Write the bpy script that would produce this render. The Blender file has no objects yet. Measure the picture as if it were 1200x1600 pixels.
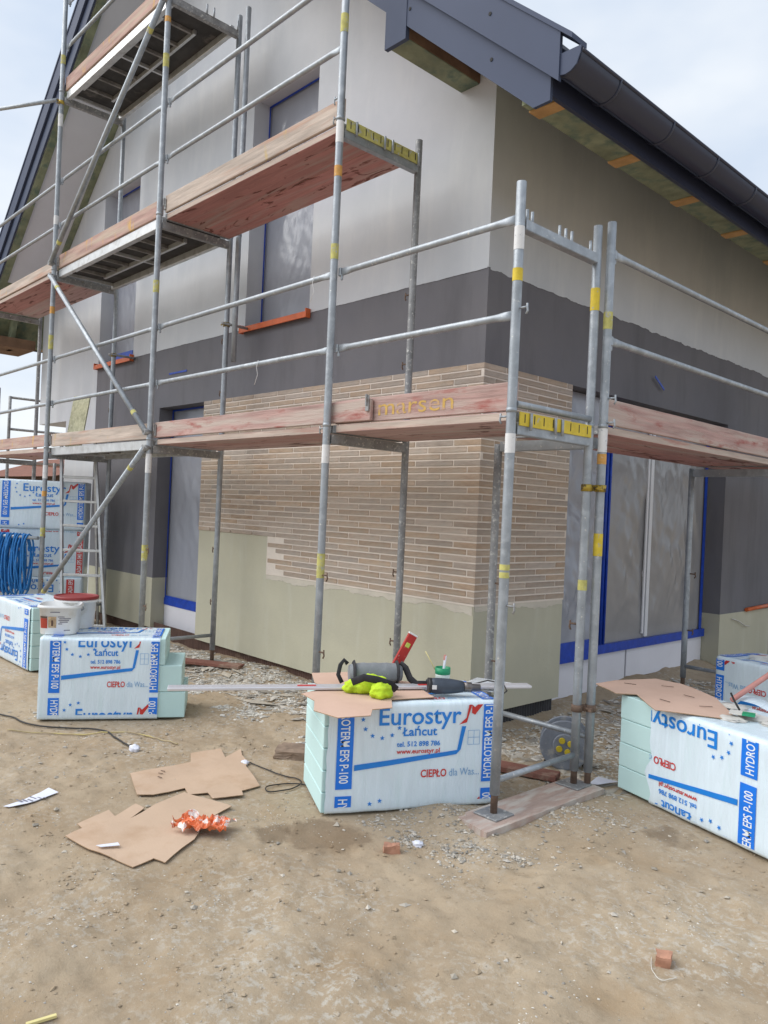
import bpy, bmesh, math, random
import numpy as np
from mathutils import Vector, Matrix, noise
random.seed(7); rng = np.random.default_rng(11)
S = bpy.context.scene
COL = S.collection
PI = math.pi

# ---------------------------------------------------------------- camera
yaw, pit, rol = math.radians(46.772), math.radians(-0.092), math.radians(2.542)
F = Vector((-math.sin(yaw) * math.cos(pit), math.cos(yaw) * math.cos(pit), math.sin(pit)))
R = Vector((math.cos(yaw), math.sin(yaw), 0)); U = R.cross(F)
R2 = math.cos(rol) * R + math.sin(rol) * U; U2 = -math.sin(rol) * R + math.cos(rol) * U
cam = bpy.data.cameras.new('camera'); camo = bpy.data.objects.new('camera', cam); COL.objects.link(camo)
camo.matrix_world = Matrix(((R2.x, U2.x, -F.x, 2.4612), (R2.y, U2.y, -F.y, -3.178), (R2.z, U2.z, -F.z, 1.5566), (0, 0, 0, 1)))
cam.sensor_fit = 'VERTICAL'; cam.sensor_height = 36.0; cam.lens = 1210.7 / 1600 * 36.0
cam.clip_start = 0.05; cam.clip_end = 2000
S.camera = camo

# ---------------------------------------------------------------- sky, sun, exposure
SUN_AZ, SUN_EL = math.radians(222), math.radians(46)     # azimuth counted from +y clockwise
w = bpy.data.worlds.new('World'); S.world = w; w.use_nodes = True
nt = w.node_tree; N = nt.nodes; L = nt.links
for n in list(N): N.remove(n)
out = N.new('ShaderNodeOutputWorld'); bg = N.new('ShaderNodeBackground'); bg.inputs[1].default_value = 0.10
sky = N.new('ShaderNodeTexSky'); sky.sky_type = 'NISHITA'; sky.sun_disc = False
sky.sun_elevation = SUN_EL; sky.sun_rotation = SUN_AZ; sky.air_density = 1.0; sky.dust_density = 2.0
tc = N.new('ShaderNodeTexCoord'); mp = N.new('ShaderNodeMapping'); mp.inputs['Scale'].default_value = (1.0, 1.0, 2.2)
nz = N.new('ShaderNodeTexNoise'); nz.inputs['Scale'].default_value = 1.9; nz.inputs['Detail'].default_value = 5; nz.inputs['Roughness'].default_value = 0.52
rp = N.new('ShaderNodeValToRGB')
rp.color_ramp.elements[0].position = 0.36; rp.color_ramp.elements[0].color = (4.4, 5.2, 6.4, 1)
rp.color_ramp.elements[1].position = 0.64; rp.color_ramp.elements[1].color = (6.9, 7.2, 7.5, 1)
mx = N.new('ShaderNodeMixRGB'); mx.inputs[0].default_value = 0.9
L.new(tc.outputs['Generated'], mp.inputs[0]); L.new(mp.outputs[0], nz.inputs['Vector']); L.new(nz.outputs['Fac'], rp.inputs[0])
L.new(sky.outputs[0], mx.inputs[1]); L.new(rp.outputs[0], mx.inputs[2]); L.new(mx.outputs[0], bg.inputs[0]); L.new(bg.outputs[0], out.inputs[0])
sl = bpy.data.lights.new('sun', 'SUN'); sl.energy = 1.9; sl.angle = math.radians(60); sl.color = (1.0, 0.975, 0.94)
so = bpy.data.objects.new('sun', sl); COL.objects.link(so)
sd = Vector((math.sin(SUN_AZ) * math.cos(SUN_EL), math.cos(SUN_AZ) * math.cos(SUN_EL), math.sin(SUN_EL)))
so.rotation_euler = sd.to_track_quat('Z', 'Y').to_euler(); so.location = sd * 30
vs = S.view_settings; vs.view_transform = 'Standard'; vs.look = 'None'; vs.exposure = 0.54; vs.gamma = 1.0; vs.use_curve_mapping = False

# ---------------------------------------------------------------- materials
MATS = {}
def srgb(r, g, b):
    f = lambda c: (c / 255 / 12.92) if c / 255 <= 0.04045 else ((c / 255 + 0.055) / 1.055) ** 2.4
    return (f(r), f(g), f(b))
def mat(name, col, rough=0.7, metal=0.0, var=0.12, scale=6.0, stretch=(1, 1, 1), bump=0.0, bscale=60.0, second=None, smix=(0.55, 0.7), sscale=3.0,
        third=None, tmix=(0.6, 0.66), tscale=14.0, tstretch=(1, 1, 1), rnd=0.0, spec=0.4, alpha=1.0, trans=0.0, detail=6, coords='Object', distort=0.0, sstretch=None):
    m = bpy.data.materials.new(name); m.use_nodes = True; MATS[name] = m
    nt = m.node_tree; N = nt.nodes; L = nt.links; b = N['Principled BSDF']
    tc = N.new('ShaderNodeTexCoord')
    def nnode(sc, st, det=detail, r=0.6, off=0.0):
        mp = N.new('ShaderNodeMapping'); mp.inputs['Scale'].default_value = st; mp.inputs['Location'].default_value = (off, off * 1.7, off * .6)
        n = N.new('ShaderNodeTexNoise'); n.inputs['Scale'].default_value = sc; n.inputs['Detail'].default_value = det; n.inputs['Roughness'].default_value = r
        n.inputs['Distortion'].default_value = distort
        L.new(tc.outputs[coords], mp.inputs[0]); L.new(mp.outputs[0], n.inputs['Vector']); return n
    def ramp(src, a, bb, ca, cb):
        r = N.new('ShaderNodeValToRGB'); e = r.color_ramp.elements
        e[0].position = a; e[0].color = (*ca, 1); e[1].position = bb; e[1].color = (*cb, 1); L.new(src, r.inputs[0]); return r
    n1 = nnode(scale, stretch)
    lo = tuple(c * (1 - var) for c in col); hi = tuple(min(1, c * (1 + var)) for c in col)
    cur = ramp(n1.outputs['Fac'], 0.3, 0.7, lo, hi).outputs[0]
    def mix(cur, c2, sc, st, rng_, off):
        n = nnode(sc, st, off=off); f = ramp(n.outputs['Fac'], rng_[0], rng_[1], (0, 0, 0), (1, 1, 1))
        x = N.new('ShaderNodeMixRGB'); L.new(f.outputs[0], x.inputs[0]); L.new(cur, x.inputs[1]); x.inputs[2].default_value = (*c2, 1); return x.outputs[0]
    if second: cur = mix(cur, second, sscale, sstretch or stretch, smix, 3.1)
    if third: cur = mix(cur, third, tscale, tstretch, tmix, 7.7)
    if rnd:
        oi = N.new('ShaderNodeObjectInfo'); ge = N.new('ShaderNodeNewGeometry')
        ad = N.new('ShaderNodeMath'); ad.operation = 'ADD'; fr = N.new('ShaderNodeMath'); fr.operation = 'FRACT'
        L.new(oi.outputs['Random'], ad.inputs[0]); L.new(ge.outputs['Random Per Island'], ad.inputs[1]); L.new(ad.outputs[0], fr.inputs[0])
        mr = N.new('ShaderNodeMapRange'); mr.inputs[3].default_value = 1 - rnd; mr.inputs[4].default_value = 1 + rnd; L.new(fr.outputs[0], mr.inputs[0])
        h = N.new('ShaderNodeHueSaturation'); L.new(cur, h.inputs['Color']); L.new(mr.outputs[0], h.inputs['Value'])
        s2 = N.new('ShaderNodeMath'); s2.operation = 'MULTIPLY'; s2.inputs[1].default_value = 7.31; f2 = N.new('ShaderNodeMath'); f2.operation = 'FRACT'
        L.new(fr.outputs[0], s2.inputs[0]); L.new(s2.outputs[0], f2.inputs[0])
        mr2 = N.new('ShaderNodeMapRange'); mr2.inputs[3].default_value = 0.75; mr2.inputs[4].default_value = 1.25; L.new(f2.outputs[0], mr2.inputs[0]); L.new(mr2.outputs[0], h.inputs['Saturation'])
        cur = h.outputs[0]
    L.new(cur, b.inputs['Base Color'])
    b.inputs['Roughness'].default_value = rough; b.inputs['Metallic'].default_value = metal
    b.inputs['Specular IOR Level'].default_value = spec; b.inputs['Alpha'].default_value = alpha; b.inputs['Transmission Weight'].default_value = trans
    if bump:
        nb = nnode(bscale, stretch, 8, 0.65, 1.3); bp = N.new('ShaderNodeBump'); bp.inputs['Strength'].default_value = bump; bp.inputs['Distance'].default_value = 0.01
        L.new(nb.outputs['Fac'], bp.inputs['Height']); L.new(bp.outputs[0], b.inputs['Normal'])
    return m
c = srgb
mat('plaster_light', (0.585, 0.605, 0.635), 0.9, var=0.07, scale=1.1, bump=0.12, bscale=90, second=(0.51, 0.54, 0.575), sscale=0.8, smix=(0.45, 0.75), third=(0.645, 0.66, 0.675), tscale=3.0, tstretch=(1.5, 1.5, 0.35), tmix=(0.5, 0.8))
mat('plaster_dark', (0.165, 0.163, 0.180), 0.88, var=0.09, scale=1.3, bump=0.12, bscale=90, second=(0.185, 0.180, 0.190), sscale=1.2, smix=(0.45, 0.75), third=(0.128, 0.126, 0.136), tscale=3.0, tstretch=(1.5, 1.5, 0.3), tmix=(0.5, 0.8))
mat('base_coat', (0.51, 0.49, 0.375), 0.9, var=0.07, scale=1.6, bump=0.2, bscale=50, second=(0.46, 0.445, 0.35), sscale=1.3, smix=(0.45, 0.75), third=(0.54, 0.53, 0.435), tscale=2.5, tstretch=(2.5, 2.5, 0.4), tmix=(0.55, 0.75))
mat('adhesive', (0.74, 0.665, 0.585), 0.95, var=0.08, scale=6, bump=0.4, bscale=90)
mat('adhesive_thin', (0.60, 0.555, 0.47), 0.95, var=0.08, scale=6, bump=0.3, bscale=60)
mat('brick_slip', (0.44, 0.345, 0.27), 0.85, var=0.2, scale=9, stretch=(1, 1, 4), bump=0.5, bscale=45, rnd=0.13, second=(0.46, 0.40, 0.335), sscale=3.0, sstretch=(1, 1, 3), smix=(0.45, 0.72))
mat('galvanised', (0.34, 0.37, 0.40), 0.48, metal=0.5, var=0.16, scale=9, bump=0.12, bscale=70, second=(0.47, 0.50, 0.53), sscale=18, smix=(0.5, 0.75), third=(0.62, 0.61, 0.57), tscale=38, tmix=(0.64, 0.70))
mat('galvanised_worn', (0.30, 0.305, 0.31), 0.6, metal=0.4, var=0.25, scale=12, bump=0.25, bscale=70, second=(0.56, 0.56, 0.54), sscale=45, smix=(0.56, 0.66), third=(0.22, 0.18, 0.15), tscale=9, tmix=(0.62, 0.75))
mat('aluminium', (0.60, 0.61, 0.61), 0.42, metal=0.6, var=0.12, scale=9, bump=0.1, bscale=80, second=(0.42, 0.41, 0.39), sscale=10, smix=(0.5, 0.75))
mat('alu_dirty', (0.22, 0.21, 0.20), 0.7, metal=0.3, var=0.3, scale=9, second=(0.36, 0.35, 0.33), sscale=10, smix=(0.5, 0.7))
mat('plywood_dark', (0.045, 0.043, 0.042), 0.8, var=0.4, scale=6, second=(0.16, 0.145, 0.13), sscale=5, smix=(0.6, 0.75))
for nm, st, st2 in (('x', (0.35, 5, 5), (1, 4, 4)), ('y', (5, 0.35, 5), (4, 1, 4))):
    mat('toe_wood_' + nm, (0.45, 0.29, 0.26), 0.85, var=0.3, scale=5, stretch=st, bump=0.5, bscale=18, second=(0.50, 0.41, 0.36), sscale=3, smix=(0.42, 0.6), third=(0.36, 0.13, 0.11), tscale=2.6, tstretch=st2, tmix=(0.56, 0.68))
    mat('deck_wood_' + nm, (0.44, 0.245, 0.23), 0.8, var=0.2, scale=5, stretch=st, bump=0.6, bscale=14, second=(0.43, 0.33, 0.30), sscale=1.5, smix=(0.48, 0.66), third=(0.17, 0.075, 0.065), tscale=2.0, tstretch=st2, tmix=(0.585, 0.62), distort=1.2, rnd=0.10)
    mat('deck_edge_' + nm, (0.50, 0.41, 0.35), 0.85, var=0.22, scale=5, stretch=st, bump=0.5, bscale=18, second=(0.44, 0.24, 0.2), sscale=4, smix=(0.55, 0.7))
mat('toe_wood_pale', (0.50, 0.42, 0.36), 0.88, var=0.28, scale=5, stretch=(0.35, 5, 5), bump=0.5, bscale=18, second=(0.50, 0.30, 0.22), sscale=3, smix=(0.52, 0.7), third=(0.56, 0.41, 0.16), tscale=11, tstretch=(1, 1, .35), tmix=(0.62, 0.7))
mat('toe_wood_faded', (0.46, 0.30, 0.26), 0.88, var=0.28, scale=5, stretch=(0.35, 5, 5), bump=0.5, bscale=18, second=(0.54, 0.44, 0.35), sscale=3, smix=(0.45, 0.65), third=(0.60, 0.38, 0.16), tscale=11, tstretch=(1, 1, .35), tmix=(0.60, 0.68))
mat('yellow_paint', (0.66, 0.50, 0.045), 0.6, var=0.15, scale=20, second=(0.45, 0.42, 0.30), sscale=25, smix=(0.62, 0.7))
mat('lettering_yellow', (0.56, 0.36, 0.10), 0.8, var=0.15, scale=30, second=(0.47, 0.30, 0.24), sscale=22, smix=(0.52, 0.62))
mat('yellow_faded', (0.52, 0.49, 0.16), 0.7, var=0.2, scale=25, second=(0.45, 0.46, 0.44), sscale=30, smix=(0.55, 0.66))
mat('orange_tape', (0.62, 0.33, 0.09), 0.6, var=0.2, scale=25, second=(0.6, 0.5, 0.4), sscale=30, smix=(0.6, 0.7))
mat('white_sticker', (0.74, 0.74, 0.74), 0.5, var=0.06, scale=25, second=(0.45, 0.47, 0.5), sscale=35, smix=(0.62, 0.68))
mat('sticker_ink', (0.12, 0.12, 0.13), 0.6)
mat('slot_black', (0.03, 0.03, 0.03), 0.8)
mat('brass_clamp', (0.42, 0.30, 0.05), 0.5, metal=0.5, var=0.3, scale=30, second=(0.10, 0.08, 0.05), sscale=30, smix=(0.5, 0.6))
mat('rust', (0.17, 0.115, 0.085), 0.8, metal=0.2, var=0.3, scale=30)
mat('roof_metal', (0.060, 0.077, 0.130), 0.6, metal=0.0, var=0.06, scale=2, spec=0.22)
mat('gutter_metal', (0.030, 0.035, 0.062), 0.28, metal=0.0, var=0.05, scale=2, spec=0.5)
mat('soffit_panel', (0.62, 0.64, 0.69), 0.85, var=0.06, scale=1.2, bump=0.1, bscale=40)
mat('timber_green', (0.22, 0.245, 0.16), 0.85, var=0.3, scale=6, bump=0.4, bscale=30, second=(0.12, 0.17, 0.13), sscale=7, smix=(0.5, 0.65))
mat('timber_brown', (0.17, 0.10, 0.06), 0.85, var=0.3, scale=6, bump=0.4, bscale=30)
mat('rafter_orange', (0.46, 0.27, 0.11), 0.8, var=0.2, scale=8, bump=0.3, bscale=30)
mat('blue_tape', (0.012, 0.06, 0.42), 0.4, var=0.2, scale=16, bump=0.3, bscale=25)
mat('orange_sill', (0.62, 0.13, 0.035), 0.5, var=0.15, scale=9, second=(0.5, 0.22, 0.15), sscale=12, smix=(0.6, 0.7))
mat('film', (0.42, 0.44, 0.50), 0.16, var=0.07, scale=1.8, stretch=(1, 1, 0.5), bump=0.3, bscale=9, spec=0.6, alpha=0.8, distort=0.8)
mat('film_side', (0.37, 0.365, 0.37), 0.18, var=0.07, scale=1.6, stretch=(1, 1, 0.4), bump=0.3, bscale=9, spec=0.6, alpha=0.8, distort=0.8)
mat('frame_dark', (0.06, 0.063, 0.07), 0.4); mat('frame_white', (0.72, 0.73, 0.76), 0.4, var=0.03)
mat('glass', (0.05, 0.06, 0.075), 0.06, spec=0.6, var=0.05)
mat('white_board', (0.76, 0.755, 0.80), 0.7, var=0.04, scale=3)
mat('membrane', (0.115, 0.065, 0.05), 0.6, var=0.3, scale=8, second=(0.25, 0.17, 0.12), sscale=6, smix=(0.6, 0.75))
mat('membrane_black', (0.045, 0.045, 0.05), 0.6, var=0.3, scale=8)
mat('interior', (0.03, 0.03, 0.033), 0.9)
mat('foam', (0.55, 0.76, 0.75), 0.75, var=0.04, scale=3, bump=0.12, bscale=160)
mat('wrap', (0.74, 0.86, 0.94), 0.26, var=0.05, scale=3, stretch=(6, 1, 0.6), bump=0.55, bscale=6, spec=0.5, second=(0.68, 0.83, 0.88), sscale=4, smix=(0.5, 0.8), distort=1.2)
mat('print_blue', (0.012, 0.22, 0.70), 0.32, var=0.08, scale=8, spec=0.5)
mat('print_band', (0.010, 0.19, 0.78), 0.32, var=0.08, scale=8, spec=0.5)
mat('print_red', (0.60, 0.04, 0.035), 0.35, var=0.08, scale=8, spec=0.5)
mat('print_pale', (0.22, 0.42, 0.66), 0.35, var=0.08, scale=8, spec=0.5)
mat('print_white', (0.82, 0.88, 0.92), 0.35, var=0.03, scale=8, spec=0.5)
mat('cardboard', (0.54, 0.395, 0.285), 0.9, var=0.06, scale=3, bump=0.15, bscale=90, second=(0.46, 0.315, 0.21), sscale=4, smix=(0.5, 0.7))
mat('cardboard_light', (0.62, 0.43, 0.335), 0.9, var=0.05, scale=3, bump=0.12, bscale=90, second=(0.56, 0.38, 0.29), sscale=3, smix=(0.5, 0.75))
mat('cardboard_edge', (0.40, 0.27, 0.17), 0.9, var=0.2, scale=60)
mat('osb', (0.44, 0.43, 0.29), 0.85, var=0.25, scale=16, bump=0.4, bscale=30, second=(0.30, 0.30, 0.20), sscale=20, smix=(0.55, 0.65), third=(0.52, 0.50, 0.36), tscale=26, tmix=(0.56, 0.62))
mat('sole_wood', (0.43, 0.32, 0.27), 0.9, var=0.15, scale=6, stretch=(4, 1, 1), bump=0.4, bscale=20, second=(0.52, 0.47, 0.42), sscale=4, smix=(0.45, 0.6))
mat('red_wood', (0.23, 0.10, 0.075), 0.9, var=0.2, scale=6, bump=0.4, bscale=20, second=(0.35, 0.25, 0.19), sscale=5, smix=(0.55, 0.7))
mat('plaster_dust', (0.62, 0.60, 0.56), 0.95, var=0.1, scale=14, bump=0.4, bscale=40)
mat('brick_red', (0.46, 0.24, 0.16), 0.9, var=0.15, scale=20, bump=0.4, bscale=60)
mat('bucket_white', (0.78, 0.79, 0.78), 0.4, var=0.04, scale=10, second=(0.66, 0.64, 0.58), sscale=8, smix=(0.6, 0.75))
mat('lid_red', (0.26, 0.03, 0.03), 0.45, var=0.15, scale=10)
mat('label_red', (0.42, 0.06, 0.035), 0.5); mat('label_tan', (0.5, 0.36, 0.22), 0.5, var=0.4, scale=40); mat('label_brown', (0.12, 0.07, 0.05), 0.5); mat('ink_grey', (0.2, 0.2, 0.24), 0.6)
mat('hivis', (0.50, 0.70, 0.03), 0.85, var=0.25, scale=14, bump=0.4, bscale=60)
mat('black_fabric', (0.03, 0.03, 0.034), 0.8, var=0.3, scale=20, bump=0.3, bscale=90)
mat('grey_fabric', (0.22, 0.235, 0.25), 0.75, var=0.15, scale=14, bump=0.3, bscale=60, third=(0.55, 0.55, 0.53), tscale=60, tmix=(0.68, 0.72))
mat('tool_blue', (0.055, 0.07, 0.095), 0.45, var=0.2, scale=14, third=(0.4, 0.4, 0.4), tscale=50, tmix=(0.7, 0.75))
mat('tool_black', (0.025, 0.025, 0.027), 0.5); mat('steel_dark', (0.22, 0.20, 0.19), 0.4, metal=0.8, var=0.2, scale=20)
mat('level_red', (0.45, 0.03, 0.025), 0.4, var=0.15, scale=20, third=(0.6, 0.5, 0.45), tscale=40, tmix=(0.64, 0.7))
mat('vial', (0.55, 0.65, 0.12), 0.2); mat('tub_green', (0.02, 0.28, 0.13), 0.4); mat('tub_white', (0.70, 0.78, 0.74), 0.35, var=0.05)
mat('lath', (0.66, 0.66, 0.70), 0.35, metal=0.4, var=0.08, scale=6)
mat('rope_blue', (0.02, 0.17, 0.46), 0.7, var=0.25, scale=40, bump=0.4, bscale=150)
mat('paper', (0.72, 0.74, 0.84), 0.7, var=0.04, scale=10)
mat('orange_plastic', (0.68, 0.17, 0.06), 0.35, var=0.25, scale=14, third=(0.8, 0.74, 0.70), tscale=16, tmix=(0.52, 0.55), bump=0.6, bscale=25)
mat('clear_plastic', (0.80, 0.84, 0.90), 0.2, alpha=0.6, bump=0.4, bscale=20)
mat('cable_black', (0.035, 0.033, 0.032), 0.6); mat('cable_yellow', (0.55, 0.46, 0.20), 0.7, second=(0.4, 0.32, 0.2), sscale=8, smix=(.4, .6))
mat('reel_grey', (0.20, 0.22, 0.26), 0.5, var=0.12, scale=14, second=(0.38, 0.37, 0.35), sscale=12, smix=(0.58, 0.7)); mat('reel_yellow', (0.62, 0.47, 0.03), 0.5)
mat('stick_yellow', (0.68, 0.60, 0.28), 0.8); mat('stick_pink', (0.55, 0.26, 0.23), 0.7, var=0.15, scale=14)
mat('stone', (0.42, 0.385, 0.33), 0.95, var=0.2, scale=8, rnd=0.4)
mat('stone_brown', (0.27, 0.20, 0.15), 0.95, var=0.3, scale=12, bump=0.5, bscale=40)
mat('stone_pale', (0.55, 0.53, 0.48), 0.95, var=0.2, scale=8, rnd=0.3)
mat('shed_wood', (0.085, 0.05, 0.032), 0.85, var=0.3, scale=4, stretch=(4, 4, 0.5)); mat('leaf', (0.045, 0.075, 0.03), 0.7, var=0.3, scale=3, rnd=0.4); mat('bark', (0.09, 0.07, 0.05), 0.9)
mat('clay_tile', (0.20, 0.08, 0.05), 0.85, var=0.2, scale=4)

def ground_material():
    m = bpy.data.materials.new('dirt'); m.use_nodes = True; MATS['dirt'] = m
    nt = m.node_tree; N = nt.nodes; L = nt.links; b = N['Principled BSDF']; b.inputs['Roughness'].default_value = 0.95; b.inputs['Specular IOR Level'].default_value = 0.2
    tc = N.new('ShaderNodeTexCoord')
    def noise_(sc, det=8, r=0.65, off=0., dist=0.):
        mp = N.new('ShaderNodeMapping'); mp.inputs['Location'].default_value = (off, off * .7, 0); n = N.new('ShaderNodeTexNoise')
        n.inputs['Scale'].default_value = sc; n.inputs['Detail'].default_value = det; n.inputs['Roughness'].default_value = r; n.inputs['Distortion'].default_value = dist
        L.new(tc.outputs['Object'], mp.inputs[0]); L.new(mp.outputs[0], n.inputs['Vector']); return n.outputs['Fac']
    def ramp(src, a, bb, ca, cb):
        r = N.new('ShaderNodeValToRGB'); e = r.color_ramp.elements; e[0].position = a; e[0].color = (*ca, 1); e[1].position = bb; e[1].color = (*cb, 1); L.new(src, r.inputs[0]); return r.outputs[0]
    def mix(f, a, cb):
        x = N.new('ShaderNodeMixRGB'); L.new(f, x.inputs[0]); L.new(a, x.inputs[1]); x.inputs[2].default_value = (*cb, 1); return x.outputs[0]
    def mul(f, g):
        x = N.new('ShaderNodeMath'); x.operation = 'MULTIPLY'; L.new(f, x.inputs[0]); L.new(g, x.inputs[1]); return x.outputs[0]
    K, W = (0, 0, 0), (1, 1, 1)
    cur = ramp(noise_(1.3, 10), 0.32, 0.68, (0.34, 0.26, 0.175), (0.46, 0.375, 0.27))
    cur = mix(ramp(noise_(3.2, 8, off=4), 0.5, 0.75, K, (0.7,) * 3), cur, (0.345, 0.245, 0.145))
    cur = mix(ramp(noise_(17, 10, off=9), 0.52, 0.70, K, (0.55,) * 3), cur, (0.27, 0.21, 0.14))
    cur = mix(mul(ramp(noise_(1.1, 6, off=12), 0.44, 0.62, K, W), ramp(noise_(34, 8, .7, off=2), 0.50, 0.60, K, (0.8,) * 3)), cur, (0.52, 0.49, 0.43))     # pale mortar dust
    cur = mix(ramp(noise_(90, 6, .7, off=5), 0.62, 0.70, K, (0.7,) * 3), cur, (0.50, 0.46, 0.39))
    cur = mix(ramp(noise_(70, 6, .7, off=15), 0.63, 0.70, K, (0.6,) * 3), cur, (0.17, 0.12, 0.075))
    # damp patches, each with an outline of its own
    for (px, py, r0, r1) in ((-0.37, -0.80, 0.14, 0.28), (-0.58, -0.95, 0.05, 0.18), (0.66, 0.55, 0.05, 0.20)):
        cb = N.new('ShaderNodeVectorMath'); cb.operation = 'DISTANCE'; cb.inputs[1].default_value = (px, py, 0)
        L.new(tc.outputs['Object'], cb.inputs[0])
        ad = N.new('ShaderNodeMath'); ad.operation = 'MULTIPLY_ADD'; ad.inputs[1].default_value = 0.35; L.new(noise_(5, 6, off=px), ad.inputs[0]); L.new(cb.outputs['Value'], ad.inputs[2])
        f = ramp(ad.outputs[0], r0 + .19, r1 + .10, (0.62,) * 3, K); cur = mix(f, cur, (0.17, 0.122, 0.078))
    L.new(cur, b.inputs['Base Color'])
    bp = N.new('ShaderNodeBump'); bp.inputs['Strength'].default_value = 0.6; bp.inputs['Distance'].default_value = 0.012; L.new(noise_(26, 12, .75), bp.inputs['Height'])
    bp2 = N.new('ShaderNodeBump'); bp2.inputs['Strength'].default_value = 0.5; bp2.inputs['Distance'].default_value = 0.004; L.new(noise_(130, 8, .75), bp2.inputs['Height'])
    L.new(bp.outputs[0], bp2.inputs['Normal']); L.new(bp2.outputs[0], b.inputs['Normal'])
ground_material()

# ---------------------------------------------------------------- helpers
def link(name, me, m, parent=None, mats=None):
    o = bpy.data.objects.new(name, me); COL.objects.link(o)
    if not me.materials:
        for q in (mats or [m]): me.materials.append(MATS[q] if isinstance(q, str) else q)
    if parent is not None:
        o.parent = parent
    return o
def build(name, bm, m, parent=None, smooth=False, mats=None, world=True):
    """one mesh object; with world=True the bmesh is in world space and is moved into the parent's space"""
    me = bpy.data.meshes.new(name)
    if parent is not None and world:
        p = parent; M = Matrix.Identity(4)
        while p is not None: M = p.matrix_basis @ M; p = p.parent
        bm.transform(M.inverted())
    bm.normal_update(); bm.to_mesh(me); bm.free()
    if smooth:
        for f in me.polygons: f.use_smooth = True
        me.set_sharp_from_angle(angle=math.radians(35))
    return link(name, me, m, parent, mats)
def tag(o, label=None, cat=None, group=None, kind=None):
    if label: o['label'] = label
    if cat: o['category'] = cat
    if group: o['group'] = group
    if kind: o['kind'] = kind
    return o
def thing(name, label, cat, loc=(0, 0, 0), rz=0.0, group=None):
    o = bpy.data.objects.new(name, None); COL.objects.link(o); o.location = loc; o.rotation_euler = (0, 0, rz); o.empty_display_size = 0.1
    o.matrix_basis = Matrix.Translation(loc) @ Matrix.Rotation(rz, 4, 'Z')
    return tag(o, label, cat, group)
def B(): return bmesh.new()
def box(bm, x0, x1, y0, y1, z0, z1, mi=0, bev=0.0):
    vs = [bm.verts.new(v) for v in ((x0, y0, z0), (x1, y0, z0), (x1, y1, z0), (x0, y1, z0), (x0, y0, z1), (x1, y0, z1), (x1, y1, z1), (x0, y1, z1))]
    fs = [bm.faces.new([vs[i] for i in q]) for q in ((0, 3, 2, 1), (4, 5, 6, 7), (0, 1, 5, 4), (1, 2, 6, 5), (2, 3, 7, 6), (3, 0, 4, 7))]
    for f in fs: f.material_index = mi
    if bev:
        es = list({e for f in fs for e in f.edges}); bmesh.ops.bevel(bm, geom=es, offset=bev, segments=1, affect='EDGES', profile=0.5)
    return vs
def obox(bm, ctr, size, M=None, mi=0, bev=0.0):
    b2 = bmesh.new(); box(b2, -size[0] / 2, size[0] / 2, -size[1] / 2, size[1] / 2, -size[2] / 2, size[2] / 2, mi, bev)
    T = Matrix.Translation(ctr) @ (M.to_4x4() if M else Matrix.Identity(4)); b2.transform(T); join(bm, b2)
def join(bm, b2):
    me = bpy.data.meshes.new('tmp'); b2.to_mesh(me); b2.free(); bm.from_mesh(me); bpy.data.meshes.remove(me)
def frame_of(d):
    d = d.normalized(); a = Vector((0, 0, 1)) if abs(d.z) < 0.9 else Vector((1, 0, 0)); x = d.cross(a).normalized(); return x, d.cross(x)
def tube(bm, p0, p1, r, seg=12, r1=None, mi=0, caps=True, rings=1):
    p0, p1 = Vector(p0), Vector(p1); x, y = frame_of(p1 - p0); r1 = r if r1 is None else r1; prev = None; first = None
    for k in range(rings + 1):
        t = k / rings; p = p0.lerp(p1, t); rr = r + (r1 - r) * t
        ring = [bm.verts.new(p + (x * math.cos(a) + y * math.sin(a)) * rr) for a in (2 * PI * i / seg for i in range(seg))]
        if prev:
            for i in range(seg):
                f = bm.faces.new((prev[i], prev[(i + 1) % seg], ring[(i + 1) % seg], ring[i])); f.material_index = mi; f.smooth = True
        else: first = ring
        prev = ring
    if caps:
        f = bm.faces.new(list(reversed(first))); f.material_index = mi; f = bm.faces.new(prev); f.material_index = mi
def path_tube(bm, pts, r, seg=8, closed=False, mi=0, flat=None):
    pts = [Vector(p) for p in pts]; rings = []; n = len(pts); up = None
    for i, p in enumerate(pts):
        a = pts[(i - 1) % n] if (i > 0 or closed) else p; b = pts[(i + 1) % n] if (i < n - 1 or closed) else p
        d = (b - a).normalized()
        if up is None: x, y = frame_of(d)
        else:
            x = (up - d * up.dot(d)).normalized(); y = d.cross(x)
        up = x; ra, rb = (r, r) if flat is None else flat
        rings.append([bm.verts.new(p + x * math.cos(q) * ra + y * math.sin(q) * rb) for q in (2 * PI * k / seg for k in range(seg))])
    m = n if closed else n - 1
    for i in range(m):
        A, C = rings[i], rings[(i + 1) % n]
        for k in range(seg):
            f = bm.faces.new((A[k], A[(k + 1) % seg], C[(k + 1) % seg], C[k])); f.smooth = True; f.material_index = mi
    if not closed: bm.faces.new(list(reversed(rings[0]))).material_index = mi; bm.faces.new(rings[-1]).material_index = mi
def sqf(a, n=4.0): return (abs(math.cos(a)) ** n + abs(math.sin(a)) ** n) ** (-1 / n)
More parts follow.
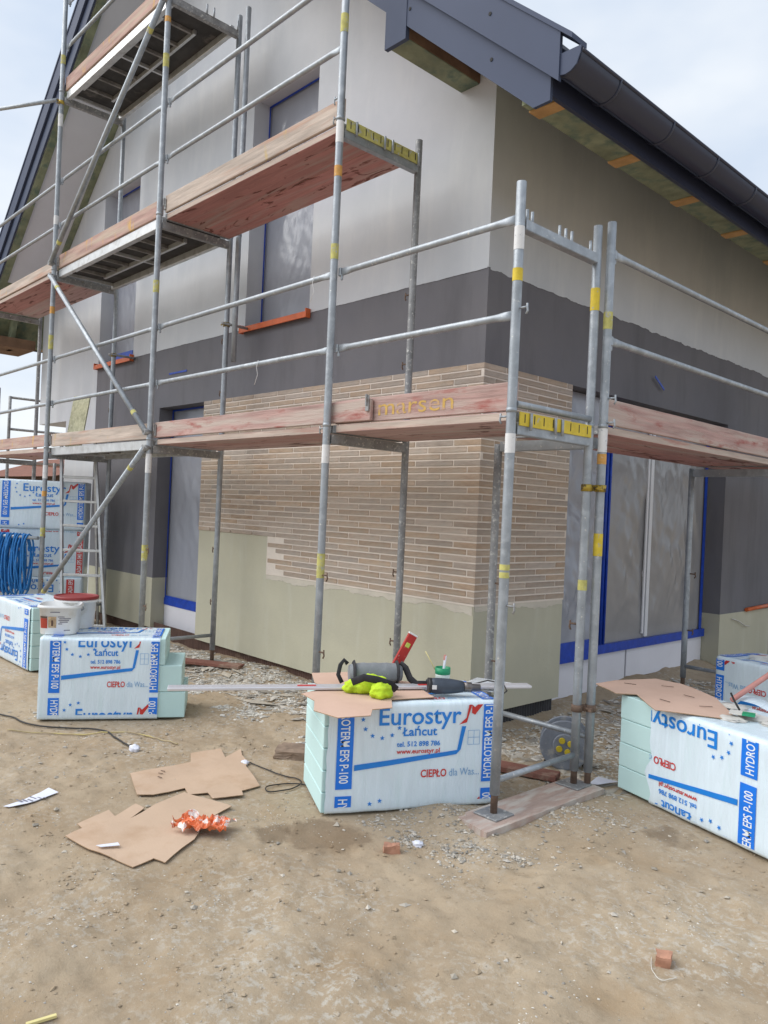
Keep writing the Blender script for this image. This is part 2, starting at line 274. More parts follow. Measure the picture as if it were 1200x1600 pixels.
def lathe(bm, prof, seg=24, mi=0, ctr=(0, 0, 0), M=None, sq=False):
    rings = []; g = sqf if sq else (lambda a: 1.0); T = Matrix.Translation(ctr) @ (M.to_4x4() if M else Matrix.Identity(4))
    for r, z in prof: rings.append([bm.verts.new(T @ Vector((r * g(2 * PI * k / seg) * math.cos(2 * PI * k / seg), r * g(2 * PI * k / seg) * math.sin(2 * PI * k / seg), z))) for k in range(seg)])
    for a, b_ in zip(rings, rings[1:]):
        for k in range(seg):
            f = bm.faces.new((a[k], a[(k + 1) % seg], b_[(k + 1) % seg], b_[k])); f.smooth = True; f.material_index = mi
    for rg, rev in ((rings[0], True), (rings[-1], False)):
        f = bm.faces.new(list(reversed(rg)) if rev else rg); f.material_index = mi
def prism(bm, pts, axis, a, b, mi=0):
    """polygon (p,q) extruded: axis 'y' -> (p,a..b,q); axis 'x' -> (a..b,p,q); axis 'z' -> (p,q,a..b)"""
    P = {'y': lambda p, q, t: (p, t, q), 'x': lambda p, q, t: (t, p, q), 'z': lambda p, q, t: (p, q, t)}[axis]
    A = [bm.verts.new(P(p, q, a)) for p, q in pts]; C = [bm.verts.new(P(p, q, b)) for p, q in pts]; n = len(pts)
    fs = [bm.faces.new(A), bm.faces.new(list(reversed(C)))] + [bm.faces.new((A[i], C[i], C[(i + 1) % n], A[(i + 1) % n])) for i in range(n)]
    for f in fs: f.material_index = mi
    bmesh.ops.recalc_face_normals(bm, faces=fs)
def smooth01(a, b, x):
    t = np.clip((x - a) / (b - a), 0, 1); return t * t * (3 - 2 * t)

# text as thin mesh, lying in local x-z plane facing -y
def text_bm(s, size, bold=0.0, align='LEFT', sx=1.0):
    cu = bpy.data.curves.new('t', 'FONT'); cu.body = s; cu.size = size; cu.align_x = align; cu.offset = bold; cu.resolution_u = 3
    o = bpy.data.objects.new('t', cu); me = bpy.data.meshes.new_from_object(o)
    bm = bmesh.new(); bm.from_mesh(me); bpy.data.objects.remove(o); bpy.data.curves.remove(cu); bpy.data.meshes.remove(me)
    bm.transform(Matrix.Scale(sx, 4, (1, 0, 0))); bm.transform(Matrix.Rotation(PI / 2, 4, 'X')); return bm
def text_width(bm):
    xs = [v.co.x for v in bm.verts]; return (min(xs), max(xs)) if xs else (0, 0)

# ================================================================= GROUND
def fbm2(x, y, sc, oct=5, seed=0):
    r = np.random.default_rng(seed); T = r.random((256, 256)); out = np.zeros_like(x); amp = 1; tot = 0
    for o in range(oct):
        X = x * sc + 37.1 * o; Y = y * sc + 11.7 * o; xi = np.floor(X).astype(int); yi = np.floor(Y).astype(int); fx = X - xi; fy = Y - yi
        fx = fx * fx * (3 - 2 * fx); fy = fy * fy * (3 - 2 * fy)
        g = lambda i, j: T[(xi + i) % 256, (yi + j) % 256]
        out += amp * ((g(0, 0) * (1 - fx) + g(1, 0) * fx) * (1 - fy) + (g(0, 1) * (1 - fx) + g(1, 1) * fx) * fy); tot += amp; amp *= 0.5; sc *= 2.03
    return out / tot - 0.5
FLAT = [(-0.6, -0.25, 0.75), (-3.1, -0.7, 0.8), (0.6, 1.0, 0.85), (-5.1, -0.45, .8), (0.05, 0.3, 0.5), (-1.4, -0.85, .6), (-0.95, -1.4, .55), (-0.35, .9, .35)]
def ground_h(x, y):
    x = np.asarray(x, float); y = np.asarray(y, float)
    h = 0.05 * smooth01(1.7, 3.6, y) * smooth01(1.2, -0.4, x)
    h = h + 0.05 * smooth01(0.2, 0.9, y) * smooth01(-0.9, -1.2, x) * smooth01(-8, -3, x)
    h = h + 0.05 * np.exp(-((x + .19) ** 2 + (y + .17) ** 2) / .022) + 0.035 * np.exp(-((x - .30) ** 2 + (y - .35) ** 2) / .03)
    n = 0.055 * fbm2(x, y, 0.8, 3, 1) + 0.075 * fbm2(x, y, 3.3, 5, 2) + 0.028 * fbm2(x, y, 15, 4, 3)
    n = n - 0.03 * np.maximum(0, fbm2(x * .55 + y * .8, y * .25 - x * .2, 2.6, 3, 8)) 
    k = np.ones_like(x)
    for cx, cy, r in FLAT: k = np.minimum(k, 0.15 + 0.85 * smooth01(r * .6, r, np.hypot(x - cx, y - cy)))
    far = smooth01(14, 30, np.hypot(x + 2, y))
    return (h + n * k - 0.006) * (1 - far)
def gz(x, y): return float(ground_h(np.array([x]), np.array([y]))[0])
ax = np.concatenate([-np.geomspace(400, 8.2, 26), np.linspace(-8, -2.6, 120), np.linspace(-2.57, 2.6, 250), np.geomspace(2.8, 400, 26)])
ay = np.concatenate([-np.geomspace(400, 3.6, 26), np.linspace(-3.4, 1.6, 250), np.linspace(1.65, 6, 70), np.geomspace(6.3, 400, 26)])
GX, GY = np.meshgrid(ax, ay, indexing='ij'); GZ = ground_h(GX, GY); nx, ny = GX.shape
me = bpy.data.meshes.new('ground'); V = np.stack([GX, GY, GZ], -1).reshape(-1, 3)
I = np.arange(nx * ny).reshape(nx, ny); Q = np.stack([I[:-1, :-1], I[1:, :-1], I[1:, 1:], I[:-1, 1:]], -1).reshape(-1, 4)
me.from_pydata(V.tolist(), [], Q.tolist()); me.polygons.foreach_set('use_smooth', np.ones(len(Q), bool)); me.update()
tag(link('ground', me, 'dirt'), kind='structure')

# ================================================================= HOUSE
WX, WY = -1.03, 1.0            # side wall plane x, gable wall plane y
XL = -9.65; XC = -5.2; ZR = 8.146; SL = 0.86
roofz = lambda x: ZR - SL * abs(x - XC)
house = thing('house', 'two storey house under construction with grey render and half finished brick slip corner', 'house', ((WX + XL) / 2, 4.0, 0))
TH = 0.28; Y0, Y1 = WY, WY + TH
W1 = (-4.10, -3.07, 3.285, 5.545); W2 = (-7.575, -6.56, 3.285, 5.545); DOOR = (-5.82, -4.81)
def gab(bm, x0, x1, z0, z1=None, ya=Y0, yb=Y1):
    if z1 is not None: pts = [(x0, z0), (x1, z0), (x1, z1), (x0, z1)]
    else:
        pts = [(x0, z0), (x1, z0), (x1, roofz(x1))] + ([(XC, ZR)] if x0 < XC < x1 else []) + [(x0, roofz(x0))]
    prism(bm, pts, 'y', ya, yb)
ZB = 3.29; ZL = 2.62
bm = B()
for x0, x1 in ((XL, W2[0]), (W2[1], W1[0]), (W1[1], WX)): gab(bm, x0, x1, ZB)
gab(bm, W2[0], W2[1], W2[3]); gab(bm, W1[0], W1[1], W1[3])
gab(bm, XL, -7.6, ZL, ZB); gab(bm, -8.6, -7.6, -0.1, ZL)
build('upper_render', bm, 'plaster_light', house)
bm = B(); gab(bm, -7.6, WX, ZL, ZB, Y0 + .003); gab(bm, -7.6, DOOR[0], 0.67, ZL, Y0 + .003); build('dark_render', bm, 'plaster_dark', house)
bm = B(); gab(bm, -7.6, DOOR[0], 0.10, 0.67, Y0 + .001); build('base_render', bm, 'base_coat', house); bm = B(); gab(bm, DOOR[1], -3.55, 0.12, 1.30, Y0 + .001); gab(bm, -3.55, WX, 0.12, 0.915, Y0 + .001); build('base_render', bm, 'base_coat', house)
bm = B(); gab(bm, DOOR[1], -3.55, 1.30, ZL, Y0 - .006); gab(bm, -3.55, WX + .006, 0.915, ZL, Y0 - .006); build('mortar_bed', bm, 'adhesive', house)
# side wall
def sid(bm, y0, y1, z0, z1, xa=WX - TH, xb=WX): box(bm, xa, xb, y0, y1, z0, z1)
SY0, SY1 = 2.09, 5.02
bm = B(); sid(bm, Y1, 14, ZB, 4.56); build('side_upper_render', bm, 'plaster_light', house)
bm = B(); sid(bm, Y1, 14, ZL, ZB, xb=WX - .003); sid(bm, SY1, 14, 0.62, ZL, xb=WX - .003); build('side_dark_render', bm, 'plaster_dark', house)
bm = B(); sid(bm, Y1, SY0, 0.14, 0.915, xb=WX - .001); sid(bm, SY1, 14, 0.08, 0.62, xb=WX - .001); build('side_base_render', bm, 'base_coat', house)
bm = B(); sid(bm, Y1, SY0, 0.915, ZL, xb=WX + .006); build('side_mortar_bed', bm, 'adhesive', house)
# remaining shell: inner dark lining, back and left walls
bm = B(); box(bm, XL + .3, WX - .6, 2.0, 13.5, -0.2, 4.3); build('interior_block', bm, 'interior', house)
bm = B(); box(bm, XL, XL + .25, Y1, 14, ZL, 4.28); box(bm, -8.6, -8.35, Y1, 14, -0.1, ZL); prism(bm, [(XL, -.1), (WX, -.1), (WX, 4.4), (XC, ZR), (XL, 4.3)], 'y', 13.9, 14.1); box(bm, XL + .25, -8.35, Y1, 14, ZL + .002, ZL + .2); build('rear_wall', bm, 'plaster_light', house)
# dimpled membrane at the foot of the walls: corrugated strip
def membrane(name, p0, p1, z0, z1, m, out_):
    p0, p1 = Vector(p0), Vector(p1); d = p1 - p0; n = int(d.length / 0.016); bm = B(); prev = None
    for i in range(n + 1):
        q = p0 + d * (i / n) + Vector(out_) * (0.008 if i % 2 else 0.0)
        a, b_ = bm.verts.new((q.x, q.y, z0)), bm.verts.new((q.x, q.y, z1))
        if prev: bm.faces.new((prev[0], a, b_, prev[1]))
        prev = (a, b_)
    return build(name, bm, m, house)
membrane('foundation_membrane', (-8.0, WY + .05, 0), (WX - .06, WY + .05, 0), -0.15, 0.16, 'membrane', (0, -1, 0))
membrane('side_membrane', (WX - .06, SY1, 0), (WX - .06, 13, 0), -0.15, 0.2, 'membrane_black', (1, 0, 0))
membrane('side_membrane', (WX - .06, WY + .05, 0), (WX - .06, SY0, 0), -0.15, 0.2, 'membrane_black', (1, 0, 0))
membrane('opening_membrane', (WX - .30, SY0, 0), (WX - .30, SY1, 0), -0.15, 0.12, 'membrane_black', (1, 0, 0))

def ragged(name, m, plane, a0, a1, z, drop, var_, seed, side, step=.02, out=.0015):
    # thin overlapping edge of a render coat, hand trowelled
    bm = B(); n = int((a1 - a0) / step); prev = None
    for i in range(n + 1):
        a = a0 + (a1 - a0) * i / n; dz = drop + var_ * (noise.noise(Vector((a * 3.1, seed, 0))) + .6 * noise.noise(Vector((a * 11, seed, 3))) + .4 * noise.noise(Vector((a * 37, seed, 6))))
        dz = max(dz, .002); pr = lambda z_: (a, plane - out, z_) if side == 'g' else (plane + out, a, z_)
        v0, v1 = bm.verts.new(pr(z - dz)), bm.verts.new(pr(z + .01))
        if prev: bm.faces.new((prev[0], v0, v1, prev[1]))
        prev = (v0, v1)
    bmesh.ops.recalc_face_normals(bm, faces=bm.faces); build(name, bm, m, house)
ragged('coat_edge', 'plaster_light', WX, WY + .02, 13.9, ZB, .012, .022, 1.0, 's')
ragged('coat_edge', 'plaster_light', WY, -7.5, WX - .01, ZB, .006, .006, 2.0, 'g')
ragged('adhesive_smear', 'adhesive_thin', WY, -3.55, WX - .01, .918, .045, .035, 3.0, 'g', out=.002)
ragged('adhesive_smear', 'adhesive_thin', WX, WY + .01, SY0 - .01, .918, .04, .03, 4.0, 's', out=.002)
ragged('adhesive_smear', 'adhesive_thin', WY, DOOR[1] + .01, -3.56, 1.305, .02, .02, 5.0, 'g', out=.002)
# ---- brick slips: running bond that turns the corner
PITCH, BH, BL, JT = 0.0486, 0.0372, 0.373, 0.0125
SC_ = WX - DOOR[1]; SE = SC_ + (SY0 - WY)          # path length to corner / to the end
T0, T1 = 0.001, 0.0105
bricks = []
for k in range(35):
    z0 = 0.925 + k * PITCH + 0.0055; off = (k * 0.131) % (BL + JT); s = -off
    while s < SE:
        a, b_ = s, s + BL; s += BL + JT
        lo = 0.002
        if z0 < 1.27:
            if a < SC_ - 2.52: continue
        a = max(a, lo); b_ = min(b_, SE - 0.002)
        if b_ - a < 0.03: continue
        bricks.append((k, z0, a, b_))
unit_cache = {}
def brick_mesh(key):
    if key in unit_cache: return unit_cache[key]
    bm = B(); kind, ln, ln2 = key
    if kind == 'flat':
        box(bm, 0, ln, -T1, -T0, 0, BH, bev=0.0022)
    else:   # L piece round the corner; corner at origin, ln along -x, ln2 along +y
        pts = [(-ln, -T1), (T1, -T1), (T1, ln2), (T0, ln2), (T0, -T0), (-ln, -T0)]
        prism(bm, pts, 'z', 0, BH)
        es = [e for e in bm.edges if abs(e.verts[0].co.z - e.verts[1].co.z) < 1e-6]
        bmesh.ops.bevel(bm, geom=es, offset=0.0018, segments=1, affect='EDGES', profile=0.5)
    me = bpy.data.meshes.new('brick'); bm.to_mesh(me); bm.free(); me.materials.append(MATS['brick_slip']); unit_cache[key] = me; return me
items = []
for k, z0, a, b_ in bricks:
    jig = random.uniform(-.0012, .0012)
    if b_ <= SC_ + .012: 
        b_ = min(b_, SC_); items.append((('flat', round(b_ - a, 3), 0), (DOOR[1] + a, WY + jig, z0), 0.0))
    elif a >= SC_ - .012:
        a = max(a, SC_); items.append((('flat', round(b_ - a, 3), 0), (WX - jig, WY + (a - SC_), z0), PI / 2))
    else: items.append((('corner', round(SC_ - a, 3), round(b_ - SC_, 3)), (WX, WY, z0), 0.0))
camp = Vector((2.46, -3.18, 1.56))
def seen_size(it):
    p = Vector(it[1]); hid = 2.02 < p.z < 2.25 and it[2] == 0 and it[0][0] == 'flat'
    return (p - camp).length * (3 if hid else 1)
items.sort(key=seen_size)
for key, loc, rz in items[:300]:
    o = link('brick', brick_mesh(key), 'brick_slip', house); o.location = Vector(loc) - house.location; o.rotation_euler = (0, 0, rz)
bm = B()
for key, loc, rz in items[300:]:
    b2 = B(); b2.from_mesh(brick_mesh(key)); b2.transform(Matrix.Translation(loc) @ Matrix.Rotation(rz, 4, 'Z')); join(bm, b2)
o = build('brick_courses', bm, 'brick_slip', house); tag(o, kind='stuff')

# ---- windows and doors behind protective film
def sheet(name, m, parent, x0, x1, z0, z1, y, axis='y', amp=0.006, seed=0, nx=60, nz=90):
    bm = B(); g = []
    for i in range(nx + 1):
        row = []
        for j in range(nz + 1):
            u_, v_ = i / nx, j / nz; p = x0 + (x1 - x0) * u_; z = z0 + (z1 - z0) * v_; e = min(u_, 1 - u_, v_, 1 - v_) * 6; e = min(1, e)
            d = amp * e * (noise.noise(Vector((p * 3.1 + seed, z * 1.3, seed))) + 0.6 * noise.noise(Vector((p * 9 + z * 3, z * 4, seed + 5))) + 0.9 * (0.5 - abs(noise.noise(Vector((p * 8 - z * 4, z * 1.6, seed + 9))))) ** 2 + 0.5 * (0.5 - abs(noise.noise(Vector((p * 4 + z * 9, z * 3, seed + 2))))) ** 2)
            row.append(bm.verts.new((p, y + d, z) if axis == 'y' else (y + d, p, z)))
        g.append(row)
    for i in range(nx):
        for j in range(nz):
            f = bm.faces.new((g[i][j], g[i + 1][j], g[i + 1][j + 1], g[i][j + 1])); f.smooth = True
    return build(name, bm, m, parent)
def gable_opening(name, x0, x1, z0, z1, dep, seed, sill=None):
    y = WY + dep
    bm = B(); fw = 0.07
    for a in ((x0, x0 + fw, z0, z1), (x1 - fw, x1, z0, z1), (x0 + fw, x1 - fw, z0, z0 + fw), (x0 + fw, x1 - fw, z1 - fw, z1)): box(bm, a[0], a[1], y, y + .07, a[2], a[3])
    wn = build(name, bm, 'frame_dark', house)
    bm = B(); box(bm, x0 + fw, x1 - fw, y + .03, y + .045, z0 + fw, z1 - fw); build('pane', bm, 'glass', wn)
    sheet('protective_film', 'film', wn, x0 + .004, x1 - .004, z0 + .01, z1 - .004, y - .014, amp=0.014, seed=seed)
    bm = B()
    t = 0.022
    for a in ((x0 + .002, x0 + t, z0 + .002, z1 - .002), (x1 - t, x1 - .002, z0 + .002, z1 - .002), (x0 + t, x1 - t, z0 + .002, z0 + .045), (x0 + t, x1 - t, z1 - t, z1 - .002)): box(bm, a[0], a[1], y - .034, y - .031, a[2], a[3])
    build('masking_tape', bm, 'blue_tape', wn)
    return wn
wn1 = gable_opening('window', *W1, 0.21, 1.0); wn2 = gable_opening('window', *W2, 0.21, 5.0)
for wn, W in ((wn1, W1), (wn2, W2)):
    bm = B(); box(bm, W[0] - .01, W[1] + .01, WY - .045, WY + .19, W[2] - .022, W[2] - .004, bev=.003); box(bm, W[0] - .012, W[1] + .012, WY - .055, WY - .045, W[2] - .05, W[2] + .004, bev=.002)
    for xx in (W[0] - .025, W[1] + .012): box(bm, xx, xx + .013, WY - .056, WY - .004, W[2] - .05, W[2] + .03)
    build('sill_guard', bm, 'orange_sill', wn)
bm = B(); box(bm, W2[0] + .5, W2[1], WY - .012, WY - .006, W2[2] + .006, W2[2] + .09); build('tape_flap', bm, 'blue_tape', wn2)
dr = gable_opening('door', DOOR[0] + .002, DOOR[1] - .002, 0.42, ZL - .002, 0.20, 9.0)
bm = B(); box(bm, DOOR[0] + .004, DOOR[1] - .004, WY + .165, WY + .21, 0.12, 0.37); build('plinth_board', bm, 'white_board', dr)
bm = B(); box(bm, DOOR[0] + .004, DOOR[1] - .004, WY + .158, WY + .164, 0.36, 0.44); build('tape_strip', bm, 'blue_tape', dr)
# side patio door
xd = WX - 0.20
bm = B()
for y0, y1 in ((2.10, 2.16), (2.83, 2.99), (3.68, 3.78), (4.93, 5.01)): box(bm, xd - .08, xd, y0, y1, 0.46, ZL - .002)
box(bm, xd - .079, xd - .001, 2.16, 4.93, 0.46, 0.54); box(bm, xd - .079, xd - .001, 2.16, 4.93, ZL - .08, ZL - .003)
pd = build('patio_door', bm, 'frame_white', house)
bm = B(); box(bm, xd - .06, xd - .045, 2.16, 4.93, 0.54, ZL - .08); build('pane', bm, 'glass', pd)
sheet('protective_film', 'film_side', pd, 2.99, 4.97, 0.45, ZL - .01, xd + .016, axis='x', amp=0.022, seed=3.3, nx=110)
sheet('hanging_film', 'film', pd, 2.10, 2.86, 0.45, ZL - .01, xd + .07, axis='x', amp=0.05, seed=8.3, nx=30)
bm = B()
box(bm, xd + .022, xd + .034, 3.685, 3.715, 0.50, ZL - .01); box(bm, xd + .022, xd + .040, 3.73, 3.785, 0.47, ZL - .01); build('mullion_strip', bm, 'frame_white', pd)
bm = B()
for y0, y1, dx in ((2.80, 2.90, .045), (2.925, 3.02, .034), (4.90, 4.955, .03)):
    box(bm, xd + dx, xd + dx + .006, y0, y1, 0.45, ZL - .015)
tube(bm, (xd + .055, 2.91, .46), (xd + .055, 2.91, ZL - .02), .016, 8); tube(bm, (xd + .05, 2.98, .46), (xd + .05, 2.98, ZL - .02), .012, 8)
box(bm, xd + .018, xd + .05, 2.83, 5.0, 0.375, 0.455); box(bm, xd + .05, xd + .082, 2.10, 2.83, 0.36, 0.53); build('masking_tape', bm, 'blue_tape', pd)
bm = B(); box(bm, xd - .02, xd + .014, 2.10, 3.43, 0.05, 0.376); build('plinth_board', bm, 'white_board', pd)
bm = B(); box(bm, xd - .02, xd + .014, 3.46, 5.01, 0.09, 0.374); build('plinth_board', bm, 'white_board', pd)
# tape bits on the render
bm = B(); box(bm, -5.62, -5.22, WY - .004, WY - .001, 2.98, 3.0); build('tape_scrap', bm, 'blue_tape', house)
bm = B(); obox(bm, (WX + .03, 3.45, 2.83), (0.005, 0.2, 0.02), Matrix.Rotation(-0.5, 3, 'X')); build('tape_scrap', bm, 'blue_tape', house)

# ---- roof
VY = 0.25; XE = 0.10                     # verge plane, eave edge
roof = B()
tk = 0.20
up = lambda x: roofz(x) + 0.25
XEL = 2 * XC - XE
prism(roof, [(XE - .06, up(XE - .06)), (XC, up(XC)), (XC, up(XC) + .16), (XE - .06, up(XE - .06) + .16)], 'y', VY + .02, 14.4)
prism(roof, [(XEL + .06, up(XEL + .06)), (XC, up(XC)), (XC, up(XC) + .16), (XEL + .06, up(XEL + .06) + .16)], 'y', VY + .021, 14.401)
rf = build('roof', roof, 'roof_metal', house)
bm = B(); fe = -0.03
for s in (1, -1):
    mir = (lambda x: x) if s == 1 else (lambda x: 2 * XC - x)
    def P(xs, dz0, dz1, y0, y1):
        prism(bm, [(mir(xs), roofz(mir(xs)) + dz0), (XC, ZR + dz0), (XC, ZR + dz1), (mir(xs), roofz(mir(xs)) + dz1)], 'y', y0, y1)
    prism(bm, [(mir(fe), roofz(mir(-.14)) + .004), (mir(-.14), roofz(mir(-.14))), (XC, ZR), (XC, ZR + .235), (mir(fe), roofz(mir(fe)) + .235)], 'y', VY, VY + .022)
    P(XE - .06, 0.225, 0.50, VY - .03, VY - .006)
    # top flashing with a small upstand
    prism(bm, [(mir(XE + .02), roofz(mir(XE + .02)) + .485), (XC, ZR + .485), (XC, ZR + .515), (mir(XE + .02), roofz(mir(XE + .02)) + .515)], 'y', VY - .04, VY + .10)
build('verge_board', bm, 'roof_metal', rf)
bm = B()
for xx in (-.45, -1.15, -1.9):
    for dz in (.12, .37):
        tube(bm, (xx, VY - (.034 if dz > .2 else .004), roofz(xx) + dz), (xx, VY - .0, roofz(xx) + dz), .011, 8)
build('verge_screw', bm, 'slot_black', rf)
# soffits of the gable overhang
for s in (1, -1):
    bm = B(); mir = (lambda x: x) if s == 1 else (lambda x: 2 * XC - x); xa = mir(WX + .0)
    prism(bm, [(xa, roofz(xa) + .015), (XC, ZR + .015), (XC, ZR + .04), (xa, roofz(xa) + .04)], 'y', VY + .024, WY - .001); build('verge_soffit', bm, 'soffit_panel', rf)
    bm = B()
    for y0, y1 in ((VY + .03, VY + .12), (WY - .075, WY - .004)):
        prism(bm, [(xa, roofz(xa) - .03), (XC, ZR - .03), (XC, ZR + .013), (xa, roofz(xa) + .013)], 'y', y0, y1)
    if s == -1: build('verge_batten', bm, 'timber_green', rf)
    else: bm.free()
# purlin end under the right verge
bm = B(); box(bm, -1.36, -1.19, VY + .03, WY - .002, 4.62, 4.86); pu = build('purlin', bm, 'timber_green', rf)
bm = B(); box(bm, -1.189, -1.183, VY + .03, WY - .002, 4.625, 4.86); build('purlin_side', bm, 'timber_brown', pu)
bm = B(); box(bm, -1.375, -1.178, VY - .004, VY + .028, 4.605, 4.94); build('purlin_cap', bm, 'roof_metal', pu)
# eave: sloping boarding, rafters, fascia, gutter on each long side
for s in (1, -1):
    mir = (lambda x: x) if s == 1 else (lambda x: 2 * XC - x)
    bm = B(); prism(bm, [(mir(-.06), 3.852), (mir(-.24), 3.852), (mir(-.24), 3.90), (mir(WX + .004), 4.60), (mir(WX + .004), 4.63), (mir(-.2), 3.90), (mir(-.06), 3.88)], 'y', VY + .03, 14); build('eave_boarding', bm, 'timber_green', rf)
    y = VY + .10
    for i in range(16):
        b2 = B(); prism(b2, [(mir(-.06), 3.842), (mir(-.243), 3.842), (mir(-.243), 3.89), (mir(-.40), 4.025), (mir(-.40), 4.036), (mir(-.235), 3.893), (mir(-.235), 3.851), (mir(-.06), 3.851)], 'y', y, y + .10); build('rafter', b2, 'rafter_orange', rf); y += 0.84
    bm = B(); xa, xb = sorted((mir(-.055), mir(-.03))); box(bm, xa, xb, VY + .023, 14, 3.83, 4.14); build('eave_fascia', bm, 'gutter_metal', rf)
    bm = B(); gx = mir(0.072); gzc = 3.985; rr = 0.092; seg = 14; ys = (VY - .01, 14.3)
    ringA = []; 
    for yy in ys:
        ro = [bm.verts.new((gx + rr * math.cos(PI + PI * k / seg), yy, gzc + rr * math.sin(PI + PI * k / seg))) for k in range(seg + 1)]
        ri = [bm.verts.new((gx + (rr - .004) * math.cos(PI + PI * k / seg), yy, gzc + (rr - .004) * math.sin(PI + PI * k / seg))) for k in range(seg + 1)]
        ringA.append((ro, ri))
    for k in range(seg):
        for w_ in (0, 1):
            f = bm.faces.new((ringA[0][w_][k], ringA[0][w_][k + 1], ringA[1][w_][k + 1], ringA[1][w_][k])); f.smooth = True
    for e in (0, 1):
        f = bm.faces.new(ringA[e][0] if e else list(reversed(ringA[e][0])))
    tube(bm, (gx + s * rr, ys[0], gzc + .006), (gx + s * rr, ys[1], gzc + .006), .011, 8)
    gt = build('gutter', bm, 'gutter_metal', rf)
    bm = B(); prism(bm, [(mir(x_), z_) for x_, z_ in ((-.022, 4.01), (.166, 4.01), (.163, 3.975), (.14, 3.92), (.105, 3.897), (.072, 3.891), (.035, 3.898), (.0, 3.925), (-.02, 3.975))], 'y', VY - .02, VY - .012); build('gutter_end', bm, 'roof_metal', gt)
    for i in range(16):
        yy = 0.62 + i * 0.62; bm = B()
        path_tube(bm, [(gx + s * (rr + .004) * math.cos(PI + PI * k / 12), yy, gzc + (rr + .003) * math.sin(PI + PI * k / 12)) for k in range(13)], .006, 6, flat=(.004, .013)); build('gutter_bracket', bm, 'gutter_metal', gt)
# left eave knee board
bm = B(); prism(bm, [(-10.05, 3.72), (-9.9, 3.72), (-9.62, 4.42), (-9.75, 4.5)], 'y', 0.6, 0.66); build('eave_board', bm, 'timber_green', rf)
bm = B(); box(bm, -10.42, -9.66, VY + .03, 0.9, 3.72, 3.86); build('eave_box', bm, 'timber_brown', rf)

# ================================================================= SCAFFOLDS
RT = 0.0255
def base_foot(root, x, y, z=None):
    z = gz(x, y) if z is None else z
    bm = B(); box(bm, x - .075, x + .075, y - .075, y + .075, z, z + .01, bev=.003); build('base_plate', bm, 'galvanised_worn', root)
    bm = B(); tube(bm, (x, y, z + .01), (x, y, z + .26), .019, 10); build('base_jack', bm, 'rust', root)
def standard(root, x, y, z0, z1, m='galvanised', lean=(0, 0)):
    bm = B(); tube(bm, (x, y, z0), (x + lean[0], y + lean[1], z1), RT, 14, rings=6)
    for z in (2.1, 4.1, 6.1):
        if z0 + .3 < z < z1 - .3: tube(bm, (x, y, z - .012), (x, y, z + .012), RT + .0028, 14)
    return build('standard', bm, m, root)
def band(root, x, y, z, h, m, name='tape_band'):
    bm = B(); tube(bm, (x, y, z), (x, y, z + h), RT + .0012, 14, caps=False); return build(name, bm, m, root)
def lock_pin(root, x, y, z, dx=1, m='rust', dy=0):
    bm = B(); d = Vector((dx, dy, 0)).normalized(); p = Vector((x, y, z)) + d * .02
    tube(bm, p, p + d * .05, .006, 8); q = p + d * .05; path_tube(bm, [q + Vector((0, 0, .018)), q, q + Vector((0, 0, -.02)) + d * .004, q + Vector((0, 0, -.036)) - d * .006], .0055, 6); build('lock_pin', bm, m, root)
def rail(root, p0, p1, m='galvanised', r=0.0195, name='guard_rail', inset=0.05):
    p0, p1 = Vector(p0), Vector(p1); d = (p1 - p0).normalized(); a, b_ = p0 + d * inset, p1 - d * inset
    x, y = frame_of(d); bm = B(); seg = 12
    prof = [(0.0, .42, 1.35), (.05, .5, 1.3), (.10, 1, 1), (1 - .10 / 1, 1, 1)]
    ln = (b_ - a).length; st = [(0, .35, 1.35), (.055, .45, 1.3), (.11, 1, 1), (ln / 2, 1, 1), (ln - .11, 1, 1), (ln - .055, .45, 1.3), (ln, .35, 1.35)]; prev = None
    upv = y if abs(y.z) > abs(x.z) else x; sdv = x if upv is y else y
    for t, k1, k2 in st:
        c0 = a + d * t; ring = [bm.verts.new(c0 + sdv * math.cos(q) * r * k1 + upv * math.sin(q) * r * k2) for q in (2 * PI * i / seg for i in range(seg))]
        if prev:
            for i in range(seg): f = bm.faces.new((prev[i], prev[(i + 1) % seg], ring[(i + 1) % seg], ring[i])); f.smooth = True
        else: bm.faces.new(list(reversed(ring)))
        prev = ring
    bm.faces.new(prev); bmesh.ops.recalc_face_normals(bm, faces=bm.faces); o = build(name, bm, m, root)
    for e, sg in ((p0, 1), (p1, -1)):
        bm = B(); q = e + d * sg * .034; obox(bm, q, (.026, .03, .055), Matrix((d, sdv, upv)).transposed(), bev=.004); q2 = e + d * sg * .045 - Vector((0, 0, .035)); obox(bm, q2, (.014, .014, .04), Matrix((d, sdv, upv)).transposed(), bev=.003)
        build('rail_lug', bm, 'galvanised', root)
    return o
def transom(root, p0, p1, z, h=.06, m='galvanised', wd=.045):
    p0 = Vector((p0[0], p0[1], z)); p1 = Vector((p1[0], p1[1], z)); d = (p1 - p0).normalized(); n = Vector((-d.y, d.x, 0)); bm = B(); c0 = (p0 + p1) / 2; ln = (p1 - p0).length
    M = Matrix((d, n, Vector((0, 0, 1)))).transposed()
    obox(bm, c0, (ln, wd, .006), M); obox(bm, c0 + n * wd / 2 + Vector((0, 0, h / 2)), (ln, .005, h), M); obox(bm, c0 - n * wd / 2 + Vector((0, 0, h / 2)), (ln, .005, h), M)
    return build('transom', bm, m, root)
def pins(root, p0, p1, z, ts, side, name='deck_peg'):
    p0 = Vector((p0[0], p0[1], z)); p1 = Vector((p1[0], p1[1], z))
    for t in ts:
        q = p0.lerp(p1, t) + Vector(side); bm = B(); tube(bm, q - Vector((0, 0, .035)), q + Vector((0, 0, .055)), .0085, 8); build(name, bm, 'galvanised', root)
